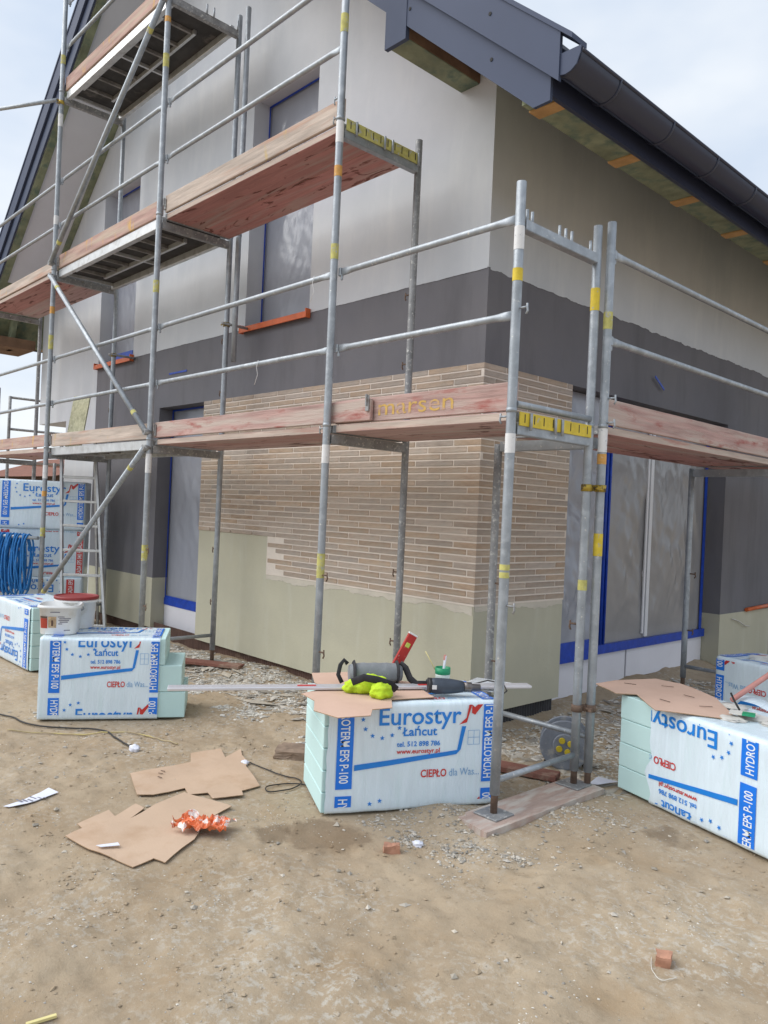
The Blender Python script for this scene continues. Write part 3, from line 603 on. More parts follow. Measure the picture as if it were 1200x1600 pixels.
def slotted(root, p0, p1, z, h, n, side, m='yellow_paint'):
    p0 = Vector((p0[0], p0[1], z)) + Vector(side); p1 = Vector((p1[0], p1[1], z)) + Vector(side); d = (p1 - p0).normalized(); nn = Vector((-d.y, d.x, 0)); M = Matrix((d, nn, Vector((0, 0, 1)))).transposed(); ln = (p1 - p0).length
    bm = B(); obox(bm, (p0 + p1) / 2 + Vector((0, 0, h / 2)), (ln, .006, h), M); o = build('end_strip', bm, m, root)
    for i in range(n):
        bm = B(); obox(bm, p0 + d * ln * (i + .5) / n + Vector((0, 0, h * .55)), (.007, .008, h * .62), M)
        build('end_slot', bm, 'slot_black', o)
def plank_deck(root, axis, a0, a1, b0, z, n=2, wd=.32, m='deck_wood_', th=.046):
    for i in range(n):
        bm = B(); q0 = b0 + i * (wd + .004); q1 = q0 + wd
        if axis == 'x': box(bm, a0, a1, q0, q1, z - th, z, bev=.003)
        else: box(bm, q0, q1, a0, a1, z - th, z, bev=.003)
        o = build('deck_plank', bm, None, root, mats=[m + axis, 'deck_edge_' + axis])
        for f in o.data.polygons:
            n_ = f.normal
            if (axis == 'x' and abs(n_.y) > .9) or (axis == 'y' and abs(n_.x) > .9): f.material_index = 1
        for e in (a0, a1):
            bm = B(); s = 1 if e == a0 else -1
            if axis == 'x': box(bm, min(e, e + s * .03) - .0015, max(e, e + s * .03) + .0015, q0 - .0015, q1 + .0015, z - th - .0015, z + .0015)
            else: box(bm, q0 - .0015, q1 + .0015, min(e, e + s * .03) - .0015, max(e, e + s * .03) + .0015, z - th - .0015, z + .0015)
            build('plank_shoe', bm, 'galvanised_worn', o)
def toe_board(root, axis, a0, a1, b, z, h=.135, m=None, th=.028):
    bm = B(); m = m or 'toe_wood_' + axis
    if axis == 'x': box(bm, a0, a1, b, b + th, z, z + h, bev=.004)
    else: box(bm, b, b + th, a0, a1, z, z + h, bev=.004)
    return build('toe_board', bm, m, root)
def toe_bracket(root, x, y, z):
    bm = B(); obox(bm, (x, y - .006, z), (.03, .012, .1), bev=.003); obox(bm, (x, y - .016, z + .02), (.012, .012, .07), bev=.002); build('toe_bracket', bm, 'galvanised_worn', root)
def hatch_deck(root, a0, a1, b0, b1, z):
    bm = B()
    for q in (b0, b1 - .045): box(bm, a0, a1, q, q + .045, z - .085, z, bev=.003)
    dk = build('alu_deck', bm, 'aluminium', root)
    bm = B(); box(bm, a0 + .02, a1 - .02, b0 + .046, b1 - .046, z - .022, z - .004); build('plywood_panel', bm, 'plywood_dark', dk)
    n = 8
    for i in range(n + 1):
        x = a0 + .05 + (a1 - a0 - .1) * i / n; bm = B(); ye = b1 - .047 if i in (0, n, 4) else b0 + .40; box(bm, x - .013, x + .013, b0 + .0465, ye, z - .055, z - .023); build('deck_rib', bm, 'alu_dirty' if i % 4 else 'aluminium', dk)
    bm = B(); box(bm, a0 + .30, a1 - .30, b0 + .385, b0 + .413, z - .064, z - .0225); build('hatch_frame', bm, 'aluminium', dk)
    bm = B(); box(bm, a0 + .30, a1 - .30, b0 + .055, b0 + .08, z - .064, z - .0225); build('hatch_frame', bm, 'aluminium', dk)
def coupler(root, p, q=None, m='brass_clamp', s=1.0):
    p = Vector(p); bm = B(); tube(bm, p - Vector((0, 0, .02 * s)), p + Vector((0, 0, .02 * s)), RT + .007, 14)
    if q is not None:
        q = Vector(q); tube(bm, q - Vector((0, 0, .02 * s)), q + Vector((0, 0, .02 * s)), RT + .007, 14); obox(bm, (p + q) / 2, (.03, .03, .034))
    tube(bm, p + Vector((-.045, -.03, 0)), p + Vector((.03, -.05, 0)), .007, 8); obox(bm, p + Vector((.03, -.05, 0)), (.02, .02, .02)); build('coupler', bm, m, root)

sg = thing('facade_scaffold', 'galvanised frame scaffold with red plank decks across the grey gable wall', 'scaffold', (-3.2, 0.36, 0))
YI = 0.73; A, Bx, Cx, Dx, Ex = 0.0, -1.5, -4.0, -6.5, -9.0
D1, D2, D3 = 2.1, 4.1, 6.1
SOLE = 0.026
standard(sg, A, 0, .13, 3.27); standard(sg, A, YI, .11, 3.25); standard(sg, Bx, 0, .16, 5.28); standard(sg, Bx, YI, .16, 4.22, 'galvanised_worn')
standard(sg, Cx, 0, .16, 7.3); standard(sg, Cx, YI, .16, 6.2); standard(sg, Dx, 0, .2, 7.3); standard(sg, Dx, YI, .2, 6.1); standard(sg, Ex, 0, .2, 7.3); standard(sg, Ex, YI, .2, 4.2, 'galvanised_worn')
standard(sg, Cx + .10, YI + .03, 2.9, 6.25)
for x in (Bx, Cx, Dx, Ex):
    for y in (0, YI): base_foot(sg, x, y)
base_foot(sg, A, 0, SOLE); base_foot(sg, A, YI, SOLE)
# frames: transoms at the decks, foot rails
for x, lv in ((A, (D1,)), (Bx, (D1, D2)), (Cx, (D1, D2, D3)), (Dx, (D1, D2, D3)), (Ex, (D1, D2))):
    for z in lv: transom(sg, (x, .024), (x, YI - .024), z - .118, m='galvanised' if (x, z) in ((A, D1), (Bx, D2)) else 'galvanised_worn')
transom(sg, (A, .024), (A, YI - .024), 3.03, h=.05)
for x in (A, Bx, Cx, Dx):
    bm = B(); tube(bm, (x, .02, .30 if x != A else .20), (x, YI - .02, .30 if x != A else .20), .0165, 10); build('foot_tube', bm, 'galvanised', sg)
bm = B(); tube(bm, (A + .01, .02, 2.135), (A + .01, YI - .02, 2.135), .0185, 12); build('end_rail', bm, 'galvanised', sg)
slotted(sg, (A, .03), (A, YI - .03), D1 - .075, .07, 8, (.030, 0, 0)); pins(sg, (A, 0), (A, YI), D1 - .06, (.16, .46, .55), (.04, 0, 0)); pins(sg, (A, 0), (A, YI), 3.09, (.08, .14, .48, .56, .64, .9), (.0, 0, 0))
slotted(sg, (Bx, .03), (Bx, YI - .03), D2 - .07, .075, 10, (.030, 0, 0), 'yellow_faded'); pins(sg, (Bx, 0), (Bx, YI), D2 - .05, (.15, .5, .6, .95), (.04, 0, 0)); pins(sg, (Cx, 0), (Cx, YI), D3 - .03, (.5, .6, .95), (.03, 0, 0))
# guard rails
for z, bays in ((D1, ((A, Bx), (Bx, Cx), (Cx, Dx), (Dx, Ex))), (D2, ((Bx, Cx), (Cx, Dx), (Dx, Ex))), (D3, ((Cx, Dx),))):
    for h in (.5, 1.0):
        for a, b_ in bays: rail(sg, (a, .034, z + h), (b_, .034, z + h))
# decks
plank_deck(sg, 'x', Bx + .01, A - .03, .045, D1); plank_deck(sg, 'x', Cx + .03, Bx - .012, .045, D1); hatch_deck(sg, Dx + .03, Cx - .03, .045, .695, D1); plank_deck(sg, 'x', Ex + .03, Dx - .03, .045, D1)
plank_deck(sg, 'x', Cx + .03, Bx - .03, .045, D2); hatch_deck(sg, Dx + .03, Cx - .03, .045, .695, D2); plank_deck(sg, 'x', Ex + .03, Dx - .03, .045, D2)
hatch_deck(sg, Dx + .03, Cx - .03, .045, .695, D3)
tb = toe_board(sg, 'x', Bx + .0, A - .03, .066, D1 + .012, h=.15); tag(tb, 'faded pink toe board painted with yellow lettering')
toe_board(sg, 'x', Cx + .02, -1.12, .032, D1 + .015); toe_board(sg, 'x', Dx + .05, Cx - .04, .032, D1 + .01, m='toe_wood_pale', h=.14); toe_board(sg, 'x', Ex, Dx - .03, .032, D1 + .02, m='toe_wood_faded')
toe_board(sg, 'x', Cx + .04, Bx - .02, .032, D2 + .012, m='toe_wood_pale', h=.15); toe_board(sg, 'x', Dx + .05, Cx - .04, .032, D2 + .01, m='toe_wood_faded', h=.15); toe_board(sg, 'x', Ex, Dx - .03, .032, D2 + .01, m='toe_wood_pale', h=.12)
toe_board(sg, 'x', Dx + .02, Cx - .04, .032, D3 + .01, m='toe_wood_faded', h=.15)
toe_bracket(sg, -1.14, .03, D1 + .12)
for x in (Cx + .05, Dx + .05): toe_bracket(sg, x, .03, D1 + .08); toe_bracket(sg, x, .03, D2 + .08)
# painted board lettering
bm = text_bm('marsen', 0.145, 0.0, sx=1.12); x0, x1 = text_width(bm); sc = 0.62 / (x1 - x0); bm.transform(Matrix.Scale(sc, 4, (1, 0, 0))); bm.transform(Matrix.Translation((-1.08 - x0 * sc, .0645, D1 + .045)))
build('board_lettering', bm, 'lettering_yellow', tb)
# diagonals
for a, b_ in (((Cx, -.04, 2.16), (Dx, -.04, 4.02)), ((Dx, -.045, 4.16), (Cx, -.045, 6.0)), ((Cx, -.045, 2.02), (Dx, -.045, .35))):
    bm = B(); tube(bm, a, b_, .0255, 12); build('diagonal_brace', bm, 'galvanised', sg)
    for p, q in ((a, b_), (b_, a)):
        P_, Q_ = Vector(p), Vector(q); d = (Q_ - P_).normalized(); bm = B(); tube(bm, P_ + d * .28, P_ + d * .33, .0268, 12, caps=False); build('tape_band', bm, 'yellow_faded', sg)
        bm = B(); tube(bm, P_ + Vector((0, -.02, 0)), P_ + Vector((0, .05, 0)), .028, 12); build('brace_knuckle', bm, 'galvanised_worn', sg)
# wall ties
for x in (Cx, Dx):
    bm = B(); tube(bm, (x + .03, .66, 3.26), (x + .03, WY - .01, 3.26), .013, 8); build('tie_bar', bm, 'galvanised_worn', sg); coupler(sg, (x, YI, 3.26))
# outrigger tube at the upper left
bm = B(); tube(bm, (-6.47, -.055, 5.97), (-7.62, -.62, 6.0), .021, 12); build('outrigger_tube', bm, 'galvanised', sg); coupler(sg, (Dx, 0, 5.97), m='brass_clamp')
# inner lock pins, couplers, tape, stickers
for x in (Bx, Cx, Dx):
    for z in (1.12, .62):
        lock_pin(sg, x, 0, z, 1); lock_pin(sg, x, YI, z, -1)
for z in (3.12, 2.62): lock_pin(sg, Bx, YI, z, -1); lock_pin(sg, Dx, YI, z, -1); lock_pin(sg, Cx, YI, z, -1)
lock_pin(sg, A, 0, D1 - .03, -1, 'galvanised'); lock_pin(sg, A, 0, 1.1, 1, 'galvanised_worn'); lock_pin(sg, Bx, 0, D2 + .02, -1, 'galvanised_worn'); lock_pin(sg, Bx, 0, D2 + .15, -1, 'galvanised'); lock_pin(sg, Bx, 0, D1 - .02, -1, 'galvanised_worn'); lock_pin(sg, A, 0, 2.62, 1, 'galvanised')
for (x, z, h, m) in ((A, 2.92, .12, 'white_sticker'), (A, 2.76, .065, 'yellow_paint'), (A, 1.88, .10, 'white_sticker'), (A, 1.24, .03, 'yellow_faded'), (A, 1.28, .03, 'yellow_faded'), (Bx, 4.66, .12, 'yellow_faded'), (Bx, 3.94, .14, 'white_sticker'), (Bx, 3.72, .07, 'orange_tape'), (Bx, 3.18, .1, 'yellow_faded'), (Bx, 1.85, .12, 'white_sticker'), (Bx, 1.1, .16, 'yellow_faded'),
                     (Cx, 6.0, .13, 'white_sticker'), (Cx, 5.8, .05, 'orange_tape'), (Cx, 5.4, .12, 'yellow_faded'), (Cx, 3.4, .11, 'yellow_faded'), (Cx, 1.80, .17, 'white_sticker'), (Cx, 1.02, .14, 'yellow_faded'), (Dx, 5.7, .14, 'white_sticker'), (Dx, 4.6, .1, 'white_sticker'), (Dx, 6.4, .1, 'yellow_faded'), (Dx, 3.6, .08, 'orange_tape'), (Dx, 3.2, .16, 'yellow_faded'), (Dx, 1.75, .15, 'white_sticker'), (Dx, 1.55, .06, 'orange_tape'), (Dx, 1.1, .1, 'yellow_faded')):
    band(sg, x, 0, z, h, m, 'sticker' if m == 'white_sticker' else 'tape_band')
band(sg, A, YI, 2.76, .13, 'yellow_paint'); band(sg, A, YI, 1.15, .06, 'yellow_faded')
# ties of string on the rails
for (x, z) in ((-2.35, 2.6), (-1.72, 3.1)):
    bm = B(); path_tube(bm, [(x, .01, z + .02), (x - .01, .005, z - .03), (x + .015, 0, z - .09), (x - .02, 0, z - .16)], .0022, 5); build('string', bm, 'white_sticker', sg)

ss = thing('side_scaffold', 'single galvanised scaffold bay with pink plank deck in front of the patio door', 'scaffold', (-.3, 2.2, 0))
RX, RXI, RY, RY2 = 0.047, -0.705, 0.80, 3.50
standard(ss, RX, RY, .10, 3.28); standard(ss, RXI, RY - .01, .2, 2.02, 'galvanised_worn'); standard(ss, RX, RY2, .2, 3.28); standard(ss, RXI + .02, RY2, .2, 2.05, 'galvanised')
standard(ss, RX, 6.2, .2, 3.28); standard(ss, RXI, 6.2, .2, 2.05)
for x, y in ((RX, RY), (RXI, RY - .01), (RX, RY2), (RXI + .02, RY2), (RX, 6.2), (RXI, 6.2)): base_foot(ss, x, y)
for y in (RY2, 6.2): transom(ss, (RXI + .04, y), (RX - .024, y), D1 - .12)
transom(ss, (RXI + .024, RY), (RX - .024, RY), D1 - .125)
for y in (RY, RY2): bm = B(); tube(bm, (RXI, y, .30), (RX, y, .30), .0165, 10); build('foot_tube', bm, 'galvanised', ss)
for z in (2.6, 3.1): rail(ss, (RX, RY, z), (RX, RY2, z)); rail(ss, (RX, RY2, z), (RX, 6.2, z))
plank_deck(ss, 'y', RY + .03, RY2 - .02, -.62, D1 + .01); plank_deck(ss, 'y', RY2 + .03, 6.17, -.62, D1 + .012)
toe_board(ss, 'y', RY + .03, RY2 + .2, .008, D1 + .02, h=.15); toe_board(ss, 'y', RY2 + .25, 6.1, .008, D1 + .02, h=.15)
coupler(ss, (RX, RY, 1.74), (A, YI, 1.74)); coupler(ss, (RX, RY, .47), (A, YI, .47), m='rust')
for z in (1.12, .62): lock_pin(ss, RXI, RY - .01, z, 1); lock_pin(ss, RXI + .02, RY2, z, 1)
lock_pin(ss, RX, RY, 2.12, 1, 'galvanised'); lock_pin(ss, A, YI, .95, -1, 'rust'); lock_pin(ss, RX, RY, 2.26, 1, 'galvanised')
for z, h, m in ((2.66, .1, 'yellow_faded'), (1.95, .14, 'white_sticker'), (1.88, .06, 'orange_tape'), (1.35, .13, 'yellow_paint')): band(ss, RX, RY, z, h, m)

sl_ = thing('end_scaffold', 'end frames of another scaffold beyond the left corner of the house', 'scaffold', (-10.6, 2.0, 0))
for (x, y, z1) in ((-11.36, 1.1, 3.2), (-11.62, 1.0, 3.35), (-11.36, 3.6, 3.2), (-10.6, 3.6, 3.2), (-10.6, 1.6, 2.1)): standard(sl_, x, y, .1, z1, 'galvanised_worn'); base_foot(sl_, x, y)
for z in (2.65, 3.18): bm = B(); tube(bm, (-11.36, 1.1, z), (-11.36, 3.6, z), .022, 8); build('guard_rail', bm, 'galvanised_worn', sl_)
plank_deck(sl_, 'y', 1.1, 3.6, -11.3, 2.1)

# ================================================================= FOAM PACKAGES
def wdisp(x, y, z, s): return 0.0035 * noise.noise(Vector((x * 7 + s, y * 7, z * 7))) + 0.0010 * noise.noise(Vector((x * 30 + s, y * 6, z * 9)))
def star(bm, cx, cz, r, y, mi=0):
    vs = [bm.verts.new((cx + (r if k % 2 == 0 else r * .42) * math.sin(PI * k / 5), y, cz + (r if k % 2 == 0 else r * .42) * math.cos(PI * k / 5))) for k in range(10)]
    bm.faces.new(vs)
def quadstrip(bm, pts, y):
    vs = [bm.verts.new((p[0], y, p[1])) for p in pts]; bm.faces.new(vs)
def put_text(bm, s, x, z, w_, h=None, bold=0.0, rot=0.0):
    t = text_bm(s, 1.0, bold * 10 if False else bold); xs = [v.co.x for v in t.verts]; zs = [v.co.z for v in t.verts]
    if not xs: t.free(); return
    sx = w_ / (max(xs) - min(xs)); sz = sx if h is None else h
    t.transform(Matrix.Translation((-min(xs), 0, 0))); t.transform(Matrix.Diagonal((sx, 1, sz, 1)))
    if rot: t.transform(Matrix.Rotation(rot, 4, 'Y'))
    t.transform(Matrix.Translation((x, 0, z))); join(bm, t)
def clip(bm, L_, z0, z1, x0=0.0):
    for co, no in (((0, 0, z0), (0, 0, -1)), ((0, 0, z1), (0, 0, 1)), ((x0, 0, 0), (-1, 0, 0)), ((L_, 0, 0), (1, 0, 0))):
        bmesh.ops.bisect_plane(bm, geom=bm.verts[:] + bm.edges[:] + bm.faces[:], plane_co=co, plane_no=no, clear_outer=True)
def islands(bm):
    bmesh.ops.remove_doubles(bm, verts=bm.verts[:], dist=1e-5); seen = set(); out_ = []
    for f0 in bm.faces:
        if f0 in seen: continue
        st, isl = [f0], []; seen.add(f0)
        while st:
            f = st.pop(); isl.append(f)
            for e in f.edges:
                for g in e.link_faces:
                    if g not in seen: seen.add(g); st.append(g)
        b2 = B(); mp_ = {}
        for f in isl: b2.faces.new([mp_.setdefault(v, None) or mp_.__setitem__(v, b2.verts.new(v.co)) or mp_[v] for v in f.verts])
        out_.append(b2)
    return out_
def print_layers(L_, H, shift, flip, band_m):
    """the printed wrapping in the plane y=0: returns {material: bmesh}"""
    out_ = {k: B() for k in ('print_blue', 'print_red', 'print_pale', band_m, 'print_white')}
    rep = 0.52
    for z0 in (shift - rep, shift, shift + rep):
        bl, rd, pl = out_['print_blue'], out_['print_red'], out_['print_pale']
        put_text(bl, 'Eurostyr', .315 * L_, z0 + .405, .475 * L_, .128, .012)
        put_text(bl, 'Łańcut', .45 * L_, z0 + .345, .20 * L_, .064, .02)
        put_text(bl, 'tel. 512 898 786', .42 * L_, z0 + .29, .25 * L_, .036, .02)
        put_text(rd, 'www.eurostyr.pl', .42 * L_, z0 + .253, .25 * L_, .034, .02)
        put_text(rd, 'CIEPŁO', .565 * L_, z0 + .125, .15 * L_, .056, .02); put_text(pl, 'dla Was...', .73 * L_, z0 + .125, .18 * L_, .056, .0)
        for k in range(12):
            a = 2 * PI * k / 12; star(bl, .335 * L_ + .105 * math.sin(a), z0 + .437 + .098 * math.cos(a), .0135, 0) if not (20 < math.degrees(a) < 110) else None
        for i in range(24):
            ta, tb_ = i / 24, (i + 1) / 24; lo_ = lambda t: (.185 * L_ + .585 * L_ * t, z0 + .175 + .063 * t); hi_ = lambda t: (.185 * L_ + .61 * L_ * t, z0 + .205 + .057 * t)
            quadstrip(bl, [lo_(ta), lo_(tb_), hi_(tb_), hi_(ta)], 0)
        for i in range(6):
            ta, tb_ = i / 6, (i + 1) / 6; lo_ = lambda t: (.77 * L_ + .027 * L_ * t, z0 + .239 + .146 * t); hi_ = lambda t: (.795 * L_ + .027 * L_ * t, z0 + .262 + .123 * t)
            quadstrip(bl, [lo_(ta), hi_(ta), hi_(tb_), lo_(tb_)], 0)
        quadstrip(rd, [(.78 * L_, z0 + .395), (.825 * L_, z0 + .405), (.852 * L_, z0 + .50), (.835 * L_, z0 + .50), (.822 * L_, z0 + .43)], 0)
        quadstrip(rd, [(.852 * L_, z0 + .455), (.872 * L_, z0 + .445), (.925 * L_, z0 + .505), (.92 * L_, z0 + .525), (.87 * L_, z0 + .485), (.852 * L_, z0 + .50)], 0)
        wx0, wx1, wz0, wz1 = .835 * L_, .905 * L_, z0 + .285, z0 + .36
        for (p, q, r_, s_) in ((wx0, wx1, wz0, wz0 + .0025), (wx0, wx1, wz1, wz1 + .0025), (wx0, wx0 + .0025, wz0, wz1), (wx1, wx1 + .0025, wz0, wz1), ((wx0 + wx1) / 2, (wx0 + wx1) / 2 + .0025, wz0, wz1), (wx0, wx1, (wz0 + wz1) / 2, (wz0 + wz1) / 2 + .0025)):
            quadstrip(pl, [(p, r_), (q, r_), (q, s_), (p, s_)], .0)
    for bx0, bx1, rot, sg_ in ((.085 * L_, .175 * L_, PI / 2, 1), (.925 * L_, 1.0 * L_, -PI / 2, -1)):
        for z0 in (shift - 2 * rep, shift - rep, shift, shift + rep):
            za, zb = z0 + .085, z0 + .085 + rep - .035
            for i in range(10): quadstrip(out_[band_m], [(bx0, za + (zb - za) * i / 10), (bx1, za + (zb - za) * i / 10), (bx1, za + (zb - za) * (i + 1) / 10), (bx0, za + (zb - za) * (i + 1) / 10)], 0)
            word = 'HYDROTERM EPS P-100' if band_m == 'print_band' else 'FASADA EPS 040 FASADA'
            if sg_ > 0: put_text(out_['print_white'], word, bx0 + .018, zb - .015, rep - .08, .068, .012, PI / 2)
            else: put_text(out_['print_white'], word, bx1 - .014, za + .02, rep - .08, .068, .012, -PI / 2)
    for k, b_ in out_.items(): clip(b_, L_ - .001, 0.0, H)
    return out_
def package(label, loc, rz, L_=1.0, H=.555, Dp=.5, shift=0.0, flip=False, band_m='print_band', wrap=(0.0, 1.0), slabs=5, steps=None, top_print=True, group='wrapped foam board packages', seed=0.0, closed=(True, True), name='foam_package', front_ragged=0.0):
    root = thing(name, label, 'insulation pack', loc, rz, group)
    sh = H / slabs
    for i in range(slabs):
        dx = steps[i] if steps else (0, 0); bm = B(); box(bm, dx[0] + .012, L_ + dx[1] - .012, .010, Dp - .010, i * sh + .002 + (.006 if i == 0 else 0), (i + 1) * sh - .001, bev=.004); build('foam_slab', bm, 'foam', root, world=False)
    # wrapping tube round front, top, back, bottom
    a, b_ = wrap[0] * L_, wrap[1] * L_; r = .022; prof = []
    def arc(cx, cz, a0, a1):
        for k in range(4): t = a0 + (a1 - a0) * k / 3; prof.append((cx + r * math.cos(t), cz + r * math.sin(t)))
    nseg = 14
    arc(r, r, PI * 1.5, PI)
    for k in range(1, nseg): prof.append((0, r + (H - 2 * r) * k / nseg))
    arc(r, H - r, PI, PI / 2)
    for k in range(1, nseg): prof.append((r + (Dp - 2 * r) * k / nseg, H))
    arc(Dp - r, H - r, PI / 2, 0)
    arc(Dp - r, r, 0, -PI / 2)
    bm = B(); nx_ = 40; rows = []
    for i in range(nx_ + 1):
        x = a + (b_ - a) * i / nx_; rw = []
        for (y, z) in prof:
            cy, cz = Dp / 2, H / 2; d = wdisp(x, y, z, seed); n = Vector((0, y - cy, z - cz)); n = Vector((0, -1, 0)) if y < .001 else Vector((0, 0, 1)) if z > H - .001 else n.normalized()
            e = .0
            if front_ragged and i in (0, 1) : e = front_ragged * noise.noise(Vector((z * 9, y * 9, seed)))
            rw.append(bm.verts.new(Vector((x + e, y, max(z, .001))) + n * (d + .002)))
        rows.append(rw)
    np_ = len(prof)
    for i in range(nx_):
        for k in range(np_ - 1): f = bm.faces.new((rows[i][k], rows[i][k + 1], rows[i + 1][k + 1], rows[i + 1][k])); f.smooth = True
        f = bm.faces.new((rows[i][-1], rows[i][0], rows[i + 1][0], rows[i + 1][-1]))
    for e, rw in ((0, rows[0]), (1, rows[-1])):
        if closed[e]:
            cx = rw[0].co.x + (.012 if e else -.012); ctr = [bm.verts.new((cx, Dp * .5 + (v.co.y - Dp * .5) * .62, H * .5 + (v.co.z - H * .5) * .62)) for v in rw]
            for k in range(np_):
                q = (rw[k], rw[(k + 1) % np_], ctr[(k + 1) % np_], ctr[k]); f = bm.faces.new(q if e == 0 else q); f.smooth = True
            bm.faces.new(ctr)
    bmesh.ops.recalc_face_normals(bm, faces=bm.faces)
    film = build('film_wrap', bm, 'wrap', root, world=False)
    ly = print_layers(L_, H, shift, flip, band_m)
    for k, b2 in ly.items():
        if flip: b2.transform(Matrix.Translation((L_, 0, H)) @ Matrix.Rotation(PI, 4, 'Y'))
        clip(b2, b_ - .002, .036 if not flip else .02, H - .018, a + .004)
        bmesh.ops.triangulate(b2, faces=b2.faces[:]); bmesh.ops.recalc_face_normals(b2, faces=b2.faces)
        lift = .0046 if k == 'print_white' else .0034
        for v in b2.verts: v.co.y = -(wdisp(v.co.x, 0, v.co.z, seed) + .002 + lift)
        if k == band_m:
            for isl in islands(b2): build('printed_band', isl, k, film, world=False)
            b2.free()
        elif len(b2.faces): tag(build('print', b2, k, film, world=False), kind='stuff')
        else: b2.free()
    if top_print:
        ly = print_layers(L_, H, shift, flip, band_m)
        for k, b2 in ly.items():
            if flip: b2.transform(Matrix.Translation((L_, 0, H)) @ Matrix.Rotation(PI, 4, 'Y'))
            b2.transform(Matrix.Translation((0, 0, -.12))); clip(b2, b_ - .002, .02, Dp - .03, a + .004)
            bmesh.ops.triangulate(b2, faces=b2.faces[:]); lift = .0046 if k == 'print_white' else .0034
            for v in b2.verts: z = v.co.z; v.co = Vector((v.co.x, z, H + wdisp(v.co.x, z, H, seed) + .002 + lift))
            if len(b2.faces): tag(build('top_print', b2, k, film, world=False), kind='stuff')
            else: b2.free()
    return root
def pz(x, y): return max(gz(x, y), -.02)
FA = math.atan2(.89, .456)
package('wrapped foam board pack with tools and cardboard on top, beside the corner scaffold leg', (-.566, -.695, .004), FA, .95, .56, .5, shift=0.043, seed=1.0, wrap=(.035, 1.0), closed=(False, True), front_ragged=.02)
package('wrapped foam board pack with stepped bare slab ends and white bucket on top', (-3.026, -1.218, .006), math.atan2(.852, .523), .80, .57, .52, shift=.105, seed=4.0, wrap=(0, 1.0), closed=(True, False), slabs=3, steps=[(0, .20), (0, .17), (0, .05)])
package('foam board pack with torn wrap, behind the white buckets at the left', (-5.55, -.75, .006), 0.0, 1.0, .56, .5, shift=.02, flip=True, seed=9.0, wrap=(0, .95), closed=(True, False))
package('wrapped foam board pack printed upside down with cardboard on top, right foreground', (.142, .94, .006), math.atan2(-.29, .964), 1.02, .545, .52, shift=.145, flip=True, seed=13.0, wrap=(.25, 1.0), closed=(False, True), front_ragged=.05, slabs=4, top_print=False, steps=[(0, 0), (.0, 0), (.004, 0), (.0, 0)])
package('smaller looking foam board pack near the far scaffold leg under the side deck', (-.06, 2.72, .05), math.atan2(-.29, .964), 1.0, .52, .5, shift=.05, flip=True, seed=17.0)
STA = math.radians(60); stx, sty = -7.29, -.28
SH = .575
package('lowest foam pack of the tall stack behind the blue rope', (stx, sty, .01), STA, 1.0, SH, .5, shift=.2, flip=True, band_m='print_red', seed=21.0, top_print=False, group='stacked foam packs')
package('middle foam pack with red bands in the tall stack by the ladder', (stx - .01, sty, .01 + SH), STA + .02, 1.0, SH, .5, shift=-.1, band_m='print_red', seed=25.0, top_print=False, group='stacked foam packs')
package('topmost foam pack with blue bands on the tall stack by the ladder', (stx, sty - .01, .01 + 2 * SH), STA - .01, 1.0, SH, .5, shift=.04, seed=29.0, top_print=False, group='stacked foam packs')

# ================================================================= SITE THINGS
def sheet_poly(name, label, cat, pts, z, m, th=.004, bend=0.004, group=None, seed=0, sub=.05, edge='cardboard_edge', zfun=None):
    bm = B(); vs = [bm.verts.new((x, y, 0)) for x, y in pts]; f = bm.faces.new(vs); bm.normal_update()
    if f.normal.z < 0: f.normal_flip()
    xs = [p[0] for p in pts]; ys = [p[1] for p in pts]
    for ax_, lo, hi in ((0, min(xs), max(xs)), (1, min(ys), max(ys))):
        t = lo + sub
        while t < hi:
            co = (t, 0, 0) if ax_ == 0 else (0, t, 0); no = (1, 0, 0) if ax_ == 0 else (0, 1, 0)
            bmesh.ops.bisect_plane(bm, geom=bm.verts[:] + bm.edges[:] + bm.faces[:], plane_co=co, plane_no=no); t += sub
    ext = bmesh.ops.extrude_face_region(bm, geom=bm.faces[:])
    for v in [g for g in ext['geom'] if isinstance(g, bmesh.types.BMVert)]: v.co.z += th
    bmesh.ops.recalc_face_normals(bm, faces=bm.faces)
    for v in bm.verts:
        zb = zfun(v.co.x, v.co.y) if zfun else z
        v.co.z += zb + bend * noise.noise(Vector((v.co.x * 4, v.co.y * 4, seed)))
    o = build(name, bm, None, mats=[m, edge])
    for f in o.data.polygons:
        if abs(f.normal.z) < .5: f.material_index = 1
    return tag(o, label, cat, group)
gsheet = lambda x, y: gz(x, y) + .010
cb1 = [(-1.669, -1.175), (-1.65, -0.804), (-1.786, -0.728), (-1.747, -0.541), (-1.594, -0.602), (-1.667, -0.445), (-1.577, -0.493), (-1.453, -0.528), (-1.404, -0.578), (-1.09, -0.691), (-1.076, -0.817), (-1.009, -0.852), (-1.072, -1.0), (-1.156, -0.978), (-1.201, -1.07), (-1.288, -1.042), (-1.297, -1.219), (-1.347, -1.288)]
cb2 = [(-1.064, -1.769), (-1.101, -1.677), (-1.165, -1.674), (-1.247, -1.484), (-1.159, -1.491), (-1.253, -1.34), (-1.166, -1.336), (-1.086, -1.446), (-1.162, -1.287), (-1.236, -1.074), (-1.165, -1.053), (-0.935, -0.969), (-0.856, -1.15), (-0.689, -1.322), (-0.571, -1.53), (-0.629, -1.554), (-0.609, -1.658), (-0.668, -1.676), (-0.871, -1.736)]
sheet_poly('cardboard_sheet', 'flattened cardboard box on the dirt, farther one of the two', 'cardboard', cb1, 0, 'cardboard', zfun=gsheet, bend=.008, seed=1, group='cardboard on the ground')
sheet_poly('cardboard_sheet', 'flattened cardboard box on the dirt under the orange wrapper', 'cardboard', cb2, 0, 'cardboard', zfun=gsheet, bend=.008, seed=2, group='cardboard on the ground')
ZT = .575
